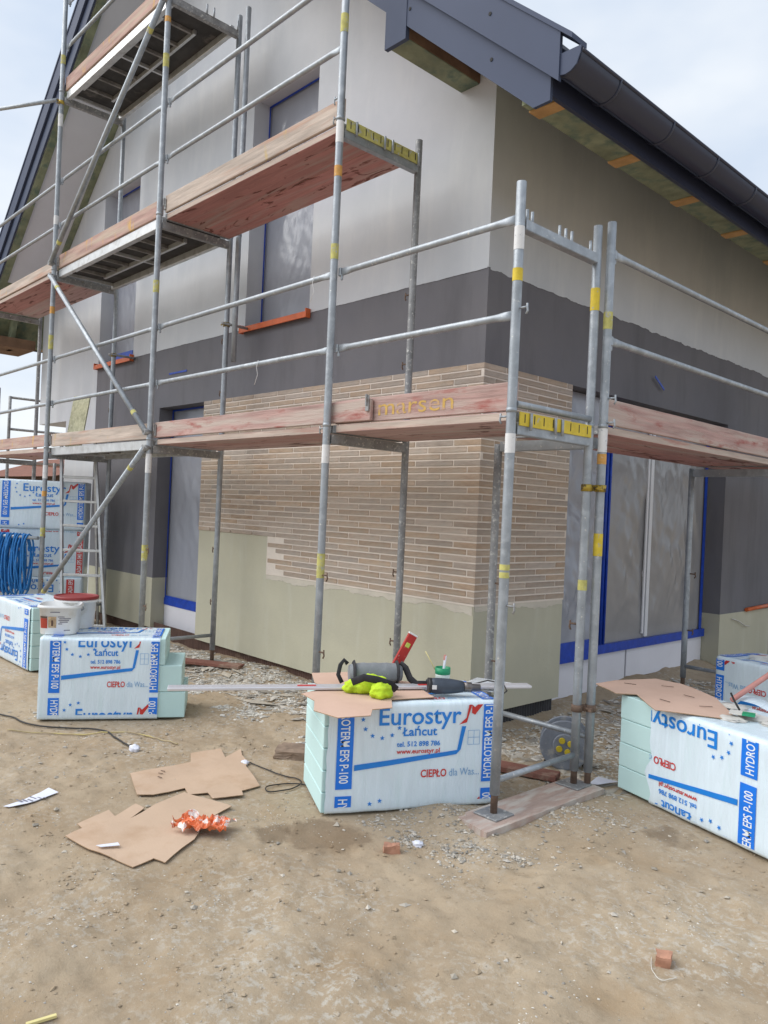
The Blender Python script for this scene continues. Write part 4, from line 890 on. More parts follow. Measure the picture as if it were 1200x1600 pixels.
sheet_poly('cardboard_sheet', 'pinkish cardboard sheet under the tools on the centre foam pack', 'cardboard', [(-1.148, -.315), (-1.056, -.118), (-.80, -.06), (-.652, .033), (-.518, -.046), (-.329, -.129), (-.413, -.363), (-.292, -.474), (-.322, -.581), (-.241, -.666), (-.304, -.816), (-.468, -.832), (-.617, -.71), (-.773, -.673), (-.80, -.50), (-.95, -.45)], ZT, 'cardboard_light', bend=.003, seed=3)
ZRT = .561
sheet_poly('cardboard_sheet', 'pinkish cardboard sheet lying on the right foreground foam pack', 'cardboard', [(-0.063, 1.02), (0.16, 0.877), (0.241, 0.967), (0.482, 0.72), (0.627, 0.793), (0.783, 0.887), (0.787, 0.977), (0.561, 1.291), (0.351, 1.44), (0.245, 1.5), (0.08, 1.505), (-0.04, 1.223)], ZRT, 'cardboard_light', bend=.006, seed=4)
for nm_, zf_, cuts in (('cardboard_sheet', lambda x, y: gsheet(x, y) + .012, ((-1.58, -1.02, .4), (-1.55, -1.05, .5), (-1.50, -1.08, .3))), ('cardboard_sheet.003', lambda x, y: ZRT + .0095, ((.42, .95, -.25), (.45, 1.18, -.2), (.25, 1.32, .5), (.62, 1.02, .8), (.08, 1.18, .4)))):
    for cx_, cy_, a_ in cuts:
        bm = B(); obox(bm, (cx_, cy_, zf_(cx_, cy_)), (.07 if nm_.endswith('3') else .03, .005, .002), Matrix.Rotation(a_, 3, 'Z')); build('slit', bm, 'label_brown', bpy.data.objects[nm_])
# lath
def oriented(d, up=(0, 0, 1)):
    d = Vector(d).normalized(); u = Vector(up); n = u.cross(d).normalized(); u = d.cross(n); return Matrix((d, n, u)).transposed()
p0, p1 = Vector((-1.194, -1.22, .592)), Vector((-.173, .501, .592))
lt = thing('straightedge_lath', 'long pale aluminium straightedge with red marks, jutting left from the centre foam pack', 'straightedge', (p0 + p1) / 2)
bm = B(); obox(bm, (p0 + p1) / 2, ((p1 - p0).length, .075, .016), oriented(p1 - p0), bev=.003); build('bar', bm, 'lath', lt)
for t, ln in ((.36, .10), (.70, .12)):
    bm = B(); q = p0.lerp(p1, t); obox(bm, q + Vector((0, 0, .0095)), (ln, .02, .003), oriented(p1 - p0)); build('red_mark', bm, 'print_red', lt)
# ---- things on the centre pack
TZ = ZT + .006
d = Vector((.53, .85, 0)).normalized(); nrm = Vector((d.y, -d.x, 0))
tr = thing('tool_roll', 'grey padded tool roll with black straps lying on the centre foam pack', 'tool bag', (-.70, -.20, TZ))
cpos = Vector((-.72, -.20, TZ + .062))
bm = B(); ln = .30
rings = []
for i in range(15):
    t = i / 14; q = cpos + d * (t - .5) * ln; rr = .060 * (1 - .25 * (abs(t - .5) * 2) ** 6) * (1 + .03 * math.sin(i * 2.1)); x, y = nrm, Vector((0, 0, 1))
    rings.append([bm.verts.new(q + x * math.cos(a) * rr + y * math.sin(a) * rr * .95) for a in (2 * PI * k / 20 for k in range(20))])
for a_, b_ in zip(rings, rings[1:]):
    for k in range(20): f = bm.faces.new((a_[k], a_[(k + 1) % 20], b_[(k + 1) % 20], b_[k])); f.smooth = True
bm.faces.new(list(reversed(rings[0]))); bm.faces.new(rings[-1]); bmesh.ops.recalc_face_normals(bm, faces=bm.faces); build('roll', bm, 'grey_fabric', tr)
for t in (-.42, .40):
    bm = B(); q = cpos + d * t * ln; path_tube(bm, [q + nrm * math.cos(a) * .0625 + Vector((0, 0, math.sin(a) * .060)) for a in (2 * PI * k / 18 for k in range(18))], .01, 8, closed=True, flat=(.004, .014)); build('strap', bm, 'black_fabric', tr)
bm = B(); q = cpos - d * .16
path_tube(bm, [q + Vector((0, 0, .05)), q - d * .02 + Vector((0, 0, .072)), q - d * .04 + Vector((0, 0, .045)), q - d * .05 + Vector((0, 0, -.01)), q - d * .03 + Vector((0, 0, -.05)) + nrm * .02], .012, 8, flat=(.004, .012)); build('carry_handle', bm, 'black_fabric', tr)
bm = B(); q = cpos + d * .14
path_tube(bm, [q + Vector((0, 0, .055)), q + d * .03 + Vector((0, 0, .03)) + nrm * .02, q + d * .05 + nrm * .05 + Vector((0, 0, -.02)), q + d * .08 + nrm * .08 + Vector((0, 0, -.045)), q + d * .15 + nrm * .085 + Vector((0, 0, -.045)), q + d * .20 + nrm * .05 + Vector((0, 0, -.035)), q + d * .17 + nrm * .01 + Vector((0, 0, -.04))], .012, 8, flat=(.007, .02)); build('belt', bm, 'black_fabric', tr)
# hi-vis bundle
def crumple(bm, ctr, rad, seed, amp=.3, sub=4, M=None):
    b2 = B(); bmesh.ops.create_icosphere(b2, subdivisions=sub, radius=1.0)
    for v in b2.verts:
        n = v.co.normalized(); k = 1 + amp * (noise.noise(n * 2.2 + Vector((seed, 0, 0))) + .7 * abs(noise.noise(n * 5 + Vector((0, seed, 0)))) - .2 + .25 * noise.noise(n * 11 + Vector((0, 0, seed))))
        v.co = Vector((n.x * rad[0] * k, n.y * rad[1] * k, n.z * rad[2] * k)); v.co.z = max(v.co.z, -rad[2] * .7)
    if M: b2.transform(M.to_4x4())
    b2.transform(Matrix.Translation(Vector(ctr) + Vector((0, 0, rad[2] * .7))))
    for f in b2.faces: f.smooth = True
    join(bm, b2)
hv = thing('hi_vis_bundle', 'crumpled lime yellow high visibility garment with dark band on the centre foam pack', 'garment', (-.52, -.42, TZ))
Mr = Matrix.Rotation(math.atan2(d.y, d.x), 3, 'Z')
bm = B(); crumple(bm, (-.575, -.36, TZ), (.10, .055, .055), 2.0, .22, M=Mr); build('fold', bm, 'hivis', hv)
bm = B(); crumple(bm, (-.47, -.385, TZ), (.06, .055, .045), 6.0, .22, M=Mr); build('fold', bm, 'hivis', hv)
bm = B(); crumple(bm, (-.64, -.43, TZ), (.055, .045, .04), 9.0, .22, M=Mr); build('fold', bm, 'hivis', hv)
q = Vector((-.53, -.395, TZ)); bm = B(); path_tube(bm, [q - d * .11 + Vector((0, 0, .07)), q - d * .05 + nrm * .02 + Vector((0, 0, .098)), q + d * .02 + nrm * .03 + Vector((0, 0, .088)), q + d * .09 + nrm * .03 + Vector((0, 0, .065)), q + d * .13 + Vector((0, 0, .03))], .01, 8, flat=(.006, .02)); build('dark_band', bm, 'black_fabric', hv)
# red spirit level leaning
lv = thing('spirit_level', 'short red spirit level standing upright against the grey tool roll', 'spirit level', (-.72, -.08, TZ))
p0, p1 = Vector((-.742, -.07, TZ + .01)), Vector((-.68, .05, TZ + .265)); Mx_ = oriented(p1 - p0, nrm)
bm = B(); obox(bm, (p0 + p1) / 2, ((p1 - p0).length, .055, .022), Mx_, bev=.003); build('body', bm, 'level_red', lv)
bm = B(); obox(bm, p0.lerp(p1, .76), (.03, .028, .026), Mx_, bev=.003); build('vial', bm, 'vial', lv)
for t in (0.0, 1.0): bm = B(); obox(bm, p0.lerp(p1, t), (.01, .057, .025), Mx_, bev=.002); build('end_cap', bm, 'white_sticker', lv)
# heat gun
hg = thing('heat_gun', 'dark blue grey heat gun lying near the scaffold leg on the centre foam pack', 'heat gun', (-.33, -.02, TZ))
h0, h1 = Vector((-.40, -.10, TZ + .042)), Vector((-.215, .145, TZ + .036)); hd = (h1 - h0).normalized(); Mh = Matrix((frame_of(hd)[0], frame_of(hd)[1], hd)).transposed(); ln = (h1 - h0).length
bm = B(); lathe(bm, [(.018, 0), (.036, .006), (.042, .03), (.042, .075), (.040, .12), (.036, .155), (.030, .19)], 18, ctr=h0, M=Mh); build('body', bm, 'tool_blue', hg)
bm = B(); lathe(bm, [(.026, .188), (.026, .235), (.018, .24), (.017, .285), (.0145, .285), (.0145, .25)], 16, ctr=h0, M=Mh); build('nozzle', bm, 'steel_dark', hg)
bm = B(); lathe(bm, [(.037, -.004), (.041, .0), (.041, .012)], 16, ctr=h0, M=Mh); build('rear_grille', bm, 'tool_black', hg)
sd_ = Vector((-hd.y, hd.x, 0)); bm = B(); g0 = h0 + hd * .06; path_tube(bm, [g0, g0 + sd_ * .06, g0 + sd_ * .12 - hd * .02 - Vector((0, 0, .012)), g0 + sd_ * .165 - hd * .03 - Vector((0, 0, .014))], .02, 10, flat=(.022, .018)); build('grip', bm, 'tool_blue', hg)
bm = B(); obox(bm, h0 + hd * .025 - sd_ * .041, (.025, .004, .022), oriented(hd)); build('rating_label', bm, 'white_sticker', hg)
g1 = g0 + sd_ * .165 - hd * .03; bm = B(); path_tube(bm, [g1 - Vector((0, 0, .014)), g1 + Vector((.0, .06, -.02)), (-.42, .28, TZ - .004), (-.34, .33, TZ + .03), (-.22, .32, TZ + .035), (-.14, .25, TZ + .02), (-.12, .17, TZ + .006), (-.17, .13, TZ + .002)], .004, 6); build('cable', bm, 'cable_black', hg)
# tub with brush
tbp = thing('plastic_tub', 'small white tub with green rim holding a brush on the centre foam pack', 'tub', (-.52, .12, ZT - .012))
zt0 = ZT - .010
bm = B(); lathe(bm, [(.036, 0), (.042, .07), (.042, .078)], 20, ctr=(-.50, .12, zt0)); build('body', bm, 'tub_white', tbp)
bm = B(); lathe(bm, [(.0425, .078), (.044, .08), (.044, .115), (.040, .115), (.039, .09)], 20, ctr=(-.50, .12, zt0)); build('rim', bm, 'tub_green', tbp)
br = thing('brush', 'narrow pale brush handle sticking out of the green rimmed tub', 'brush', (-.49, .12, zt0 + .05))
bm = B(); obox(bm, (-.492, .122, zt0 + .13), (.018, .008, .11), Matrix.Rotation(.12, 3, 'Y'), bev=.003); build('handle', bm, 'paper', br)
bm = B(); obox(bm, (-.49, .122, zt0 + .172), (.014, .0085, .03), Matrix.Rotation(.12, 3, 'Y')); build('ferrule', bm, 'stick_pink', br)
bm = B(); tube(bm, (-.52, .11, zt0 + .06), (-.575, .05, zt0 + .20), .003, 6); o = build('thin_stick', bm, 'stick_yellow'); tag(o, 'thin straw coloured stick leaning out of the green rimmed tub', 'stick')
bm = B(); box(bm, 0, .22, 0, .3, 0, .0022)
bm.transform(Matrix.Translation((-.46, .20, ZT - .006)) @ Matrix.Rotation(.3, 4, 'Z')); o = build('plastic_sheet', bm, 'clear_plastic'); tag(o, 'clear plastic sheet lying behind the heat gun', 'plastic sheet')
# ---- bucket pair
def bucket(label, x, y, z, r, h, lid, rz, lab=True, sq=False):
    seg = 40 if sq else 28
    root = thing('bucket', label, 'bucket', (x, y, z), rz)
    bm = B(); lathe(bm, [(r * .86, 0), (r * .87, .004), (r * .95, h * .9), (r * 1.05, h * .9), (r * 1.05, h * .96), (r * 1.0, h * .97), (r * 1.0, h), (r * .95, h), (r * .84, .01)], seg, sq=sq); build('body', bm, 'bucket_white', root, world=False)
    bm = B()
    if lid: lathe(bm, [(r * 1.04, h * .985), (r * 1.07, h), (r * 1.07, h + .018), (r * .98, h + .02), (r * .96, h + .012)], 28)
    else: lathe(bm, [(r * .90, h * .72), (r * .91, h * .74), (r * .5, h * .76)], seg, sq=sq)
    build('lid' if lid else 'contents', bm, 'lid_red' if lid else 'plaster_dust', root, world=False)
    bm = B(); path_tube(bm, [(r * 1.06 * (sqf(a) if sq else 1) * math.cos(a), r * 1.06 * (sqf(a) if sq else 1) * math.sin(a), h * .9 - .06 * abs(math.sin(a))) for a in (PI * k / 14 for k in range(15))], .003, 6); build('handle', bm, 'galvanised_worn', root, world=False)
    if lab:
        def arcq(a0, a1, z0, z1, m, dr=.0015):
            bm = B(); n = 8; pr = None
            for i in range(n + 1):
                a = a0 + (a1 - a0) * i / n; rr = lambda z_: r * (.87 + .08 * z_ / (h * .9)) + dr
                kq = sqf(a) if sq else 1.0; v0, v1 = bm.verts.new((rr(z0) * kq * math.sin(a), -rr(z0) * kq * math.cos(a), z0)), bm.verts.new((rr(z1) * kq * math.sin(a), -rr(z1) * kq * math.cos(a), z1))
                if pr: bm.faces.new((pr[0], v0, v1, pr[1]))
                pr = (v0, v1)
            build('label_print', bm, m, root, world=False)
        arcq(-.85, -.48, h * .22, h * .56, 'label_red'); arcq(-.44, -.05, h * .24, h * .62, 'label_tan'); arcq(-.85, -.48, h * .565, h * .63, 'label_brown'); arcq(-.30, -.2, h * .3, h * .5, 'label_brown', .003)
        for k, (a0, a1, zf) in enumerate(((.02, .35, .60), (.10, .62, .54), (.06, .55, .48), (.12, .5, .42), (.05, .25, .36), (-.35, .12, .76), (.35, .62, .14))): arcq(a0, a1, h * zf, h * (zf + .03), 'ink_grey')
    return root
bucket('white mortar bucket with printed label and red picture, open rim', -3.17, -1.03, .582, .140, .205, False, 1.05, sq=True)
bucket('white bucket with dark red lid behind the labelled bucket', -3.37, -.84, .582, .150, .215, True, .9, lab=False)
# ---- sole boards, bricks, paper, wrapper
bm = B(); prism(bm, [(-.11, -.17), (.125, -.21), (.145, .82), (-.09, .85)], 'z', -.02, .026); o = build('sole_board', bm, 'sole_wood'); tag(o, 'dusty pink sole board under the corner scaffold base plates', 'plank')
bm = B(); obox(bm, (-.42, .66, gz(-.42, .66) + .03), (.62, .12, .035), Matrix.Rotation(.35, 3, 'Z'), bev=.004); o = build('wood_offcut', bm, 'red_wood'); tag(o, 'reddish brown board lying behind the corner scaffold leg', 'plank')
bm = B(); obox(bm, (-3.95, .55, gz(-3.95, .55) + .025), (.9, .13, .03), Matrix.Rotation(.55, 3, 'Z'), bev=.004); o = build('wood_offcut', bm, 'red_wood'); tag(o, 'dark red board under the scaffold leg near the gable door', 'plank')
def chunk(name, label, cat, x, y, s, m, seed, rot=0.0, cut=True):
    bm = B(); box(bm, -s[0] / 2, s[0] / 2, -s[1] / 2, s[1] / 2, 0, s[2]); bmesh.ops.subdivide_edges(bm, edges=bm.edges[:], cuts=3, use_grid_fill=True)
    for v in bm.verts: v.co += noise.noise_vector(v.co * 25 + Vector((seed, 0, 0))) * min(s) * .26
    bm.transform(Matrix.Translation((x, y, gz(x, y) - .004)) @ Matrix.Rotation(rot, 4, 'Z')); o = build(name, bm, m); return tag(o, label, cat)
chunk('brick_piece', 'small orange brick fragment in front of the centre foam pack', 'brick', -.072, -.654, (.075, .045, .04), 'brick_red', 1, .9)
chunk('brick_piece', 'notched orange brick fragment in the lower right dirt', 'brick', 1.171, -.49, (.05, .055, .04), 'brick_red', 5, .4)
chunk('stone_block', 'flat brown stone lying left of the centre foam pack', 'stone', -1.38, -.22, (.24, .17, .06), 'stone_brown', 3, .6)
chunk('stone_block', 'pale concrete lump beside the left corner of the centre foam pack', 'stone', -1.12, -.10, (.14, .12, .08), 'stone_pale', 8, .2)
o = sheet_poly('paper_label', 'white paper tag with dark print on the dirt at the far left', 'paper', [(-1.60, -1.87), (-1.545, -1.835), (-1.60, -1.60), (-1.67, -1.625)], 0, 'paper', zfun=lambda x, y: gz(x, y) + .008, th=.002, edge='paper', sub=.1)
bm = B()
for i in range(7): obox(bm, (-1.60 + .012 * (i % 3 - 1), -1.79 + i * .022, gz(-1.6, -1.72) + .0185), (.05 - .006 * (i % 3), .008, .001), Matrix.Rotation(.3, 3, 'Z'))
build('printed_marks', bm, 'ink_grey', o)
sheet_poly('paper_note', 'small folded white paper beside the corner sole board', 'paper', [(.02, .86), (.07, .88), (.12, 1.02), (.0, 1.0)], 0, 'paper', zfun=lambda x, y: gz(x, y) + .02, th=.002, edge='paper', sub=.1, bend=.02)
sheet_poly('paper_scrap', 'tiny white label stuck on the nearer cardboard sheet', 'paper', [(-.865, -1.71), (-.835, -1.70), (-.80, -1.63), (-.83, -1.625)], 0, 'paper', zfun=lambda x, y: gz(x, y) + .024, th=.002, edge='paper', sub=.1)
bm = B(); rs = random.Random(4)
b2 = B(); bmesh.ops.create_grid(b2, x_segments=26, y_segments=18, size=1.0)
for v in b2.verts:
    x, y = v.co.x, v.co.y; k = .55 + .6 * noise.noise(Vector((x * 1.3, y * 1.3, 3.0)))
    v.co = Vector((x * .125 * (1 + .5 * noise.noise(Vector((x * 2, y * 2, 1)))), y * .07 * (1 + .6 * noise.noise(Vector((x * 3, y, 7)))), .012 + .05 * abs(noise.noise(Vector((x * 2.6, y * 2.6, 9)))) + .03 * abs(noise.noise(Vector((x * 7, y * 7, 2))))))
b2.transform(Matrix.Translation((-.76, -1.24, gz(-.76, -1.24) + .016)) @ Matrix.Rotation(.75, 4, 'Z')); o = build('plastic_wrapper', b2, 'orange_plastic'); tag(o, 'crumpled orange and white plastic wrapper on the nearer cardboard sheet', 'wrapper')
bm.free()
def gcable(name, label, cat, pts, r, m):
    P_ = []
    for i in range(len(pts) - 1):
        for k in range(6):
            t = k / 6; a = Vector(pts[max(i - 1, 0)]); b_ = Vector(pts[i]); c_ = Vector(pts[i + 1]); d_ = Vector(pts[min(i + 2, len(pts) - 1)])
            q = .5 * ((2 * b_) + (c_ - a) * t + (2 * a - 5 * b_ + 4 * c_ - d_) * t * t + (3 * b_ - a - 3 * c_ + d_) * t ** 3); P_.append(q)
    P_.append(Vector(pts[-1])); bm = B(); path_tube(bm, [(p.x, p.y, gz(p.x, p.y) + r + .006) for p in P_], r, 6); o = build(name, bm, m); return tag(o, label, cat)
gcable('power_cable', 'black cable running across the dirt from the left foam packs', 'cable', [(-3.9, -1.7), (-3.36, -1.36), (-2.95, -1.28), (-2.6, -.98), (-2.3, -.97), (-2.09, -.95)], .0055, 'cable_black')
gcable('cable_loop', 'looped thin black cable by the left end of the centre foam pack', 'cable', [(-1.45, -.52), (-1.2, -.50), (-1.02, -.46), (-.95, -.58), (-.99, -.70), (-1.06, -.66), (-1.03, -.54), (-.93, -.47), (-.80, -.48)], .0035, 'cable_black')
gcable('yellow_strap', 'faded yellow strap twisting on the dirt by the left foam pack', 'strap', [(-2.9, -1.45), (-2.75, -1.25), (-2.55, -1.08), (-2.35, -.82), (-2.15, -.74), (-2.0, -.70)], .0045, 'cable_yellow')
gcable('thin_twig', 'thin pale twig by the notched brick fragment', 'twig', [(1.13, -.50), (1.17, -.57), (1.22, -.60), (1.25, -.55)], .0014, 'stone_pale')
for i, (lab, x, y, cat) in enumerate((('crumpled white rag at the end of the black cable', -2.07, -.96, 'rag'), ('crumpled white paper ball at the farther cardboard sheet', -1.46, -.55, 'paper'), ('crumpled white plastic scrap in front of the brick fragment', -.05, -.5, 'plastic scrap'))):
    bm = B(); crumple(bm, (x, y, gz(x, y) - .004), (.04, .03, .025) if i == 0 else (.028, .022, .016), 3.0 + i * 4, .5, 3); o = build('crumpled_scrap', bm, 'paper'); tag(o, lab, cat)
bm = B(); obox(bm, (.105, -2.284, gz(.1, -2.28) + .008), (.085, .012, .008), Matrix.Rotation(1.4, 3, 'Z')); o = build('wood_sliver', bm, 'stick_yellow'); tag(o, 'pale yellow wood sliver in the lower left dirt', 'wood sliver')
bm = B(); crumple(bm, (-3.42, -1.62, gz(-3.42, -1.62)), (.05, .03, .02), 8.0, .5, 3); o = build('orange_scrap', bm, 'orange_plastic'); tag(o, 'small orange plastic scrap at the far left edge of the dirt', 'plastic scrap')
# ---- cable reel
cr = thing('cable_reel', 'grey cable reel with yellow socket plate behind the corner scaffold legs', 'cable reel', (-.26, 1.02, 0))
rc = Vector((-.27, 1.04, gz(-.27, 1.04) + .155)); rdn = Vector((.55, -.83, 0)).normalized(); Mr2 = Matrix((Vector((-rdn.y, rdn.x, 0)), Vector((0, 0, 1)), rdn)).transposed()
for s in (-.06, .06):
    bm = B(); lathe(bm, [(.148, -.006), (.155, -.003), (.155, .003), (.148, .006)], 28, ctr=rc + rdn * s, M=Mr2); build('flange', bm, 'reel_grey', cr)
bm = B(); lathe(bm, [(.075, -.055), (.115, -.05), (.12, 0), (.115, .05), (.075, .055)], 24, ctr=rc, M=Mr2); build('wound_cable', bm, 'cable_black', cr)
bm = B(); lathe(bm, [(.075, .066), (.075, .078), (.068, .082)], 24, ctr=rc, M=Mr2); build('socket_plate', bm, 'reel_grey', cr)
for k in range(4):
    a = k * PI / 2 + .5; bm = B(); lathe(bm, [(.018, 0), (.020, .006), (.018, .014)], 14, ctr=rc + rdn * .082 + Mr2 @ Vector((.038 * math.cos(a), .038 * math.sin(a), 0)), M=Mr2); build('socket_cover', bm, 'reel_yellow', cr)
bm = B(); pl = Vector((-rdn.y, rdn.x, 0))
path_tube(bm, [rc - pl * .13 + Vector((0, 0, -.15)), rc - pl * .05 + rdn * .07, rc + pl * .05 + rdn * .07, rc + pl * .13 + Vector((0, 0, -.15))], .008, 8); build('stand', bm, 'cable_black', cr)
# ---- ladder
ld = thing('ladder', 'aluminium stepladder leaning under the scaffold beside the foam stack', 'ladder', (-6.4, .48, 0))
rdv = Vector((.62, .78, 0)).normalized(); bl0 = Vector((-6.22, .40, gz(-6.22, .4))); tp0 = Vector((-6.70, .43, 2.3))
L0, L1_ = bl0 - rdv * .24, tp0 - rdv * .19; Q0, Q1 = bl0 + rdv * .24, tp0 + rdv * .19
for a, b_ in ((L0, L1_), (Q0, Q1)):
    bm = B(); obox(bm, (a + b_) / 2, ((b_ - a).length, .026, .06), oriented(b_ - a, rdv.cross(b_ - a))); build('rail', bm, 'aluminium', ld)
for k in range(8):
    t = .045 + k * .122; a, b_ = L0.lerp(L1_, t), Q0.lerp(Q1, t); bm = B(); obox(bm, (a + b_) / 2, ((b_ - a).length - .028, .05, .03), oriented(b_ - a), bev=.004); build('rung', bm, 'aluminium', ld)
bm = B()
for a, off in ((L0, -1), (Q0, 1)): pass
bm.free()
for a, b_ in ((bl0 - rdv * .22 + Vector((-.75, .25, 0)), tp0 - rdv * .19), (bl0 + rdv * .22 + Vector((-.75, .25, 0)), tp0 + rdv * .19)):
    bm = B(); obox(bm, (a + b_) / 2, ((b_ - a).length, .022, .045), oriented(b_ - a, rdv.cross(b_ - a))); build('rear_leg', bm, 'aluminium', ld)
# ---- rope coil hung from a peg tube
bm = B(); tube(bm, (-6.47, -.055, 1.08), (-7.45, -.50, 1.08), .02, 10); build('peg_tube', bm, 'galvanised', sg)
rp_ = thing('rope_coil', 'thick coil of blue rope hanging from the scaffold in front of the foam stack', 'rope', (-7.05, -.32, .4))
rs = random.Random(3); tdir = Vector((-.98, -.445, 0)).normalized(); fr = Vector((.55, -.83, 0)).normalized()
for k in range(44):
    c0 = Vector((-6.60, -.115, 1.09)) + tdir * (k * .0205 + rs.uniform(-.012, .012)); w2 = rs.uniform(.05, .10); dn = rs.uniform(.55, .75); sw = rs.uniform(-.05, .05); bm = B(); P_ = []
    for i in range(22):
        a = 2 * PI * i / 22; e = .5 - .5 * math.cos(a)
        P_.append(c0 + tdir * (math.sin(a) * .035 * rs.uniform(.8, 1.2) + sw * e) + fr * (math.sin(a) * w2 * .5 + .02 * math.sin(2 * a + k)) + Vector((0, 0, .026 - dn * e)))
    path_tube(bm, P_, .0105, 6, closed=True); build('rope_turn', bm, 'rope_blue', rp_)
# ---- OSB offcut on deck
bm = B(); obox(bm, (-6.20, .22, D1 + .30), (.46, .012, .58), Matrix.Rotation(-.12, 3, 'X') @ Matrix.Rotation(.06, 3, 'Y')); o = build('osb_offcut', bm, 'osb'); tag(o, 'greenish chipboard offcut standing on the first scaffold deck at the left', 'board')
# ---- right pack top: dust, knife handle, small box
for i, (x, y, r) in enumerate(((.88, 1.05, .09), (.70, 1.20, .08), (.80, .93, .07), (.98, .98, .06))):
    bm = B(); crumple(bm, (x, y, ZRT - .012), (r, r * .8, .012), 30 + i * 3, .5, 3); o = build('plaster_crumbs', bm, 'plaster_dust'); tag(o, 'white plaster crumbs on the right foreground foam pack', 'plaster', 'plaster crumbs on the right foam pack')
o = sheet_poly('film_scrap', 'blue white film scrap bunched between the two right foam packs', 'plastic film', [(.62, 1.35), (.95, 1.22), (1.05, 1.36), (.72, 1.50)], ZRT + .004, 'wrap', th=.002, edge='wrap', sub=.03, bend=.05)
tw = thing('trowel', 'plaster covered trowel with dark handle on the right foreground foam pack', 'trowel', (.80, 1.02, ZRT))
bm = B(); obox(bm, (.83, .99, ZRT + .022), (.13, .09, .006), Matrix.Rotation(.3, 3, 'Z'), bev=.001); build('blade', bm, 'plaster_dust', tw)
bm = B(); path_tube(bm, [(.79, 1.04, ZRT + .026), (.74, 1.10, ZRT + .05), (.69, 1.17, ZRT + .075)], .006, 6); build('handle', bm, 'slot_black', tw)
bm = B(); obox(bm, (.87, .96, ZRT + .03), (.06, .05, .012), Matrix.Rotation(.3, 3, 'Z')); build('green_edge', bm, 'tub_green', tw)
bm = B(); tube(bm, (.66, 1.26, ZRT + .02), (.86, 1.86, ZRT + .30), .015, 8); o = build('pink_stick', bm, 'stick_pink'); tag(o, 'pink wooden stick leaning between the two right foam packs', 'stick')
chunk('plaster_lump', 'pale plaster lump on top of the far right foam pack', 'plaster', .22, 2.85, (.16, .12, .06), 'plaster_dust', 12, .3).location.z = .53
# orange clamp on the wall foot at the right
bm = B(); tube(bm, (WX + .02, 5.65, .64), (WX + .02, 6.4, .66), .022, 8); o = build('orange_pipe_guard', bm, 'orange_sill'); tag(o, 'short orange plastic pipe on the wall beyond the patio door', 'pipe')
bm = B(); path_tube(bm, [(WX + .012, 5.3, .56), (WX + .02, 5.45, .53), (WX + .03, 5.6, .47), (WX + .02, 5.75, .45)], .006, 6); o = build('wall_cable', bm, 'plaster_dust'); tag(o, 'thin pale cable sticking out of the beige wall foot at the right', 'cable')

# ================================================================= RUBBLE (uncountable)
def scatter(name, label, n, place, size, m, flat=.5, seed=0, elong=1.0):
    r = np.random.default_rng(seed); P_ = place(r, n); n = len(P_); base = np.array([(1, 0, 0), (-1, 0, 0), (0, 1, 0), (0, -1, 0), (0, 0, 1), (0, 0, -1)], float)
    tri = np.array([(0, 2, 4), (2, 1, 4), (1, 3, 4), (3, 0, 4), (2, 0, 5), (1, 2, 5), (3, 1, 5), (0, 3, 5)])
    s = size[0] * (size[1] / size[0]) ** (r.random(n) ** 2.2); sc_ = s[:, None] * np.stack([r.uniform(.8, 1.3, n) * elong, r.uniform(.6, 1.1, n), r.uniform(.5, 1.0, n) * flat], 1)
    v = base[None] * r.uniform(.7, 1.25, (n, 6, 1)) * sc_[:, None, :] + r.normal(0, .12, (n, 6, 3)) * s[:, None, None] * np.array([1, 1, flat])
    a = r.uniform(0, 2 * PI, n); ca, sa = np.cos(a), np.sin(a); x = v[..., 0] * ca[:, None] - v[..., 1] * sa[:, None]; y = v[..., 0] * sa[:, None] + v[..., 1] * ca[:, None]
    z = v[..., 2] + (ground_h(P_[:, 0], P_[:, 1]) + sc_[:, 2] * .35)[:, None]
    V = np.stack([x + P_[:, :1], y + P_[:, 1:2], z], -1).reshape(-1, 3); T = (tri[None] + (np.arange(n) * 6)[:, None, None]).reshape(-1, 3)
    me = bpy.data.meshes.new(name); me.from_pydata(V.tolist(), [], T.tolist()); me.update(); o = link(name, me, m); return tag(o, label, 'gravel', kind='stuff')
def inside(P_):
    x, y = P_[:, 0], P_[:, 1]; return P_[~(((x < WX - .02) & (y > WY + .02)))]
def clumps(r, n, x0, x1, y0, y1, k, sd):
    c_ = np.stack([r.uniform(x0, x1, k), r.uniform(y0, y1, k)], 1); i = r.integers(0, k, n); return inside(c_[i] + r.normal(0, 1, (n, 2)) * (r.random(k) ** 2 * sd + .03)[i][:, None])
def uni(r, n, x0, x1, y0, y1): return inside(np.stack([r.uniform(x0, x1, n), r.uniform(y0, y1, n)], 1))
scatter('dirt_clods', 'crumbled brown soil clods over the whole yard', 7000, lambda r, n: np.concatenate([uni(r, n // 2, -4.0, 2.2, -3.0, 1.2), clumps(r, n // 2, -3.5, 2.2, -2.8, 1.0, 160, .25)]), (.003, .015), 'dirt', .5, 21)
scatter('fine_gravel', 'fine grit scattered over the brown dirt', 8000, lambda r, n: uni(r, n, -4.5, 2.2, -3.0, 1.4), (.0015, .006), 'stone', .6, 1)
scatter('pale_grit', 'pale mortar crumbs clustered on the dirt', 8000, lambda r, n: clumps(r, n, -3.5, 2.0, -2.6, 1.0, 110, .22), (.0015, .006), 'stone_pale', .6, 2)
scatter('wall_rubble', 'pale rubble and mortar chips along the foot of the walls', 20000, lambda r, n: np.concatenate([uni(r, n // 2, -6.5, -.95, .30, .98), uni(r, n // 3, -1.0, .1, 1.0, 4.2), clumps(r, n // 4, -4.5, -1.0, 0.0, .9, 30, .2)]), (.004, .022), 'stone_pale', .5, 3, 1.3)
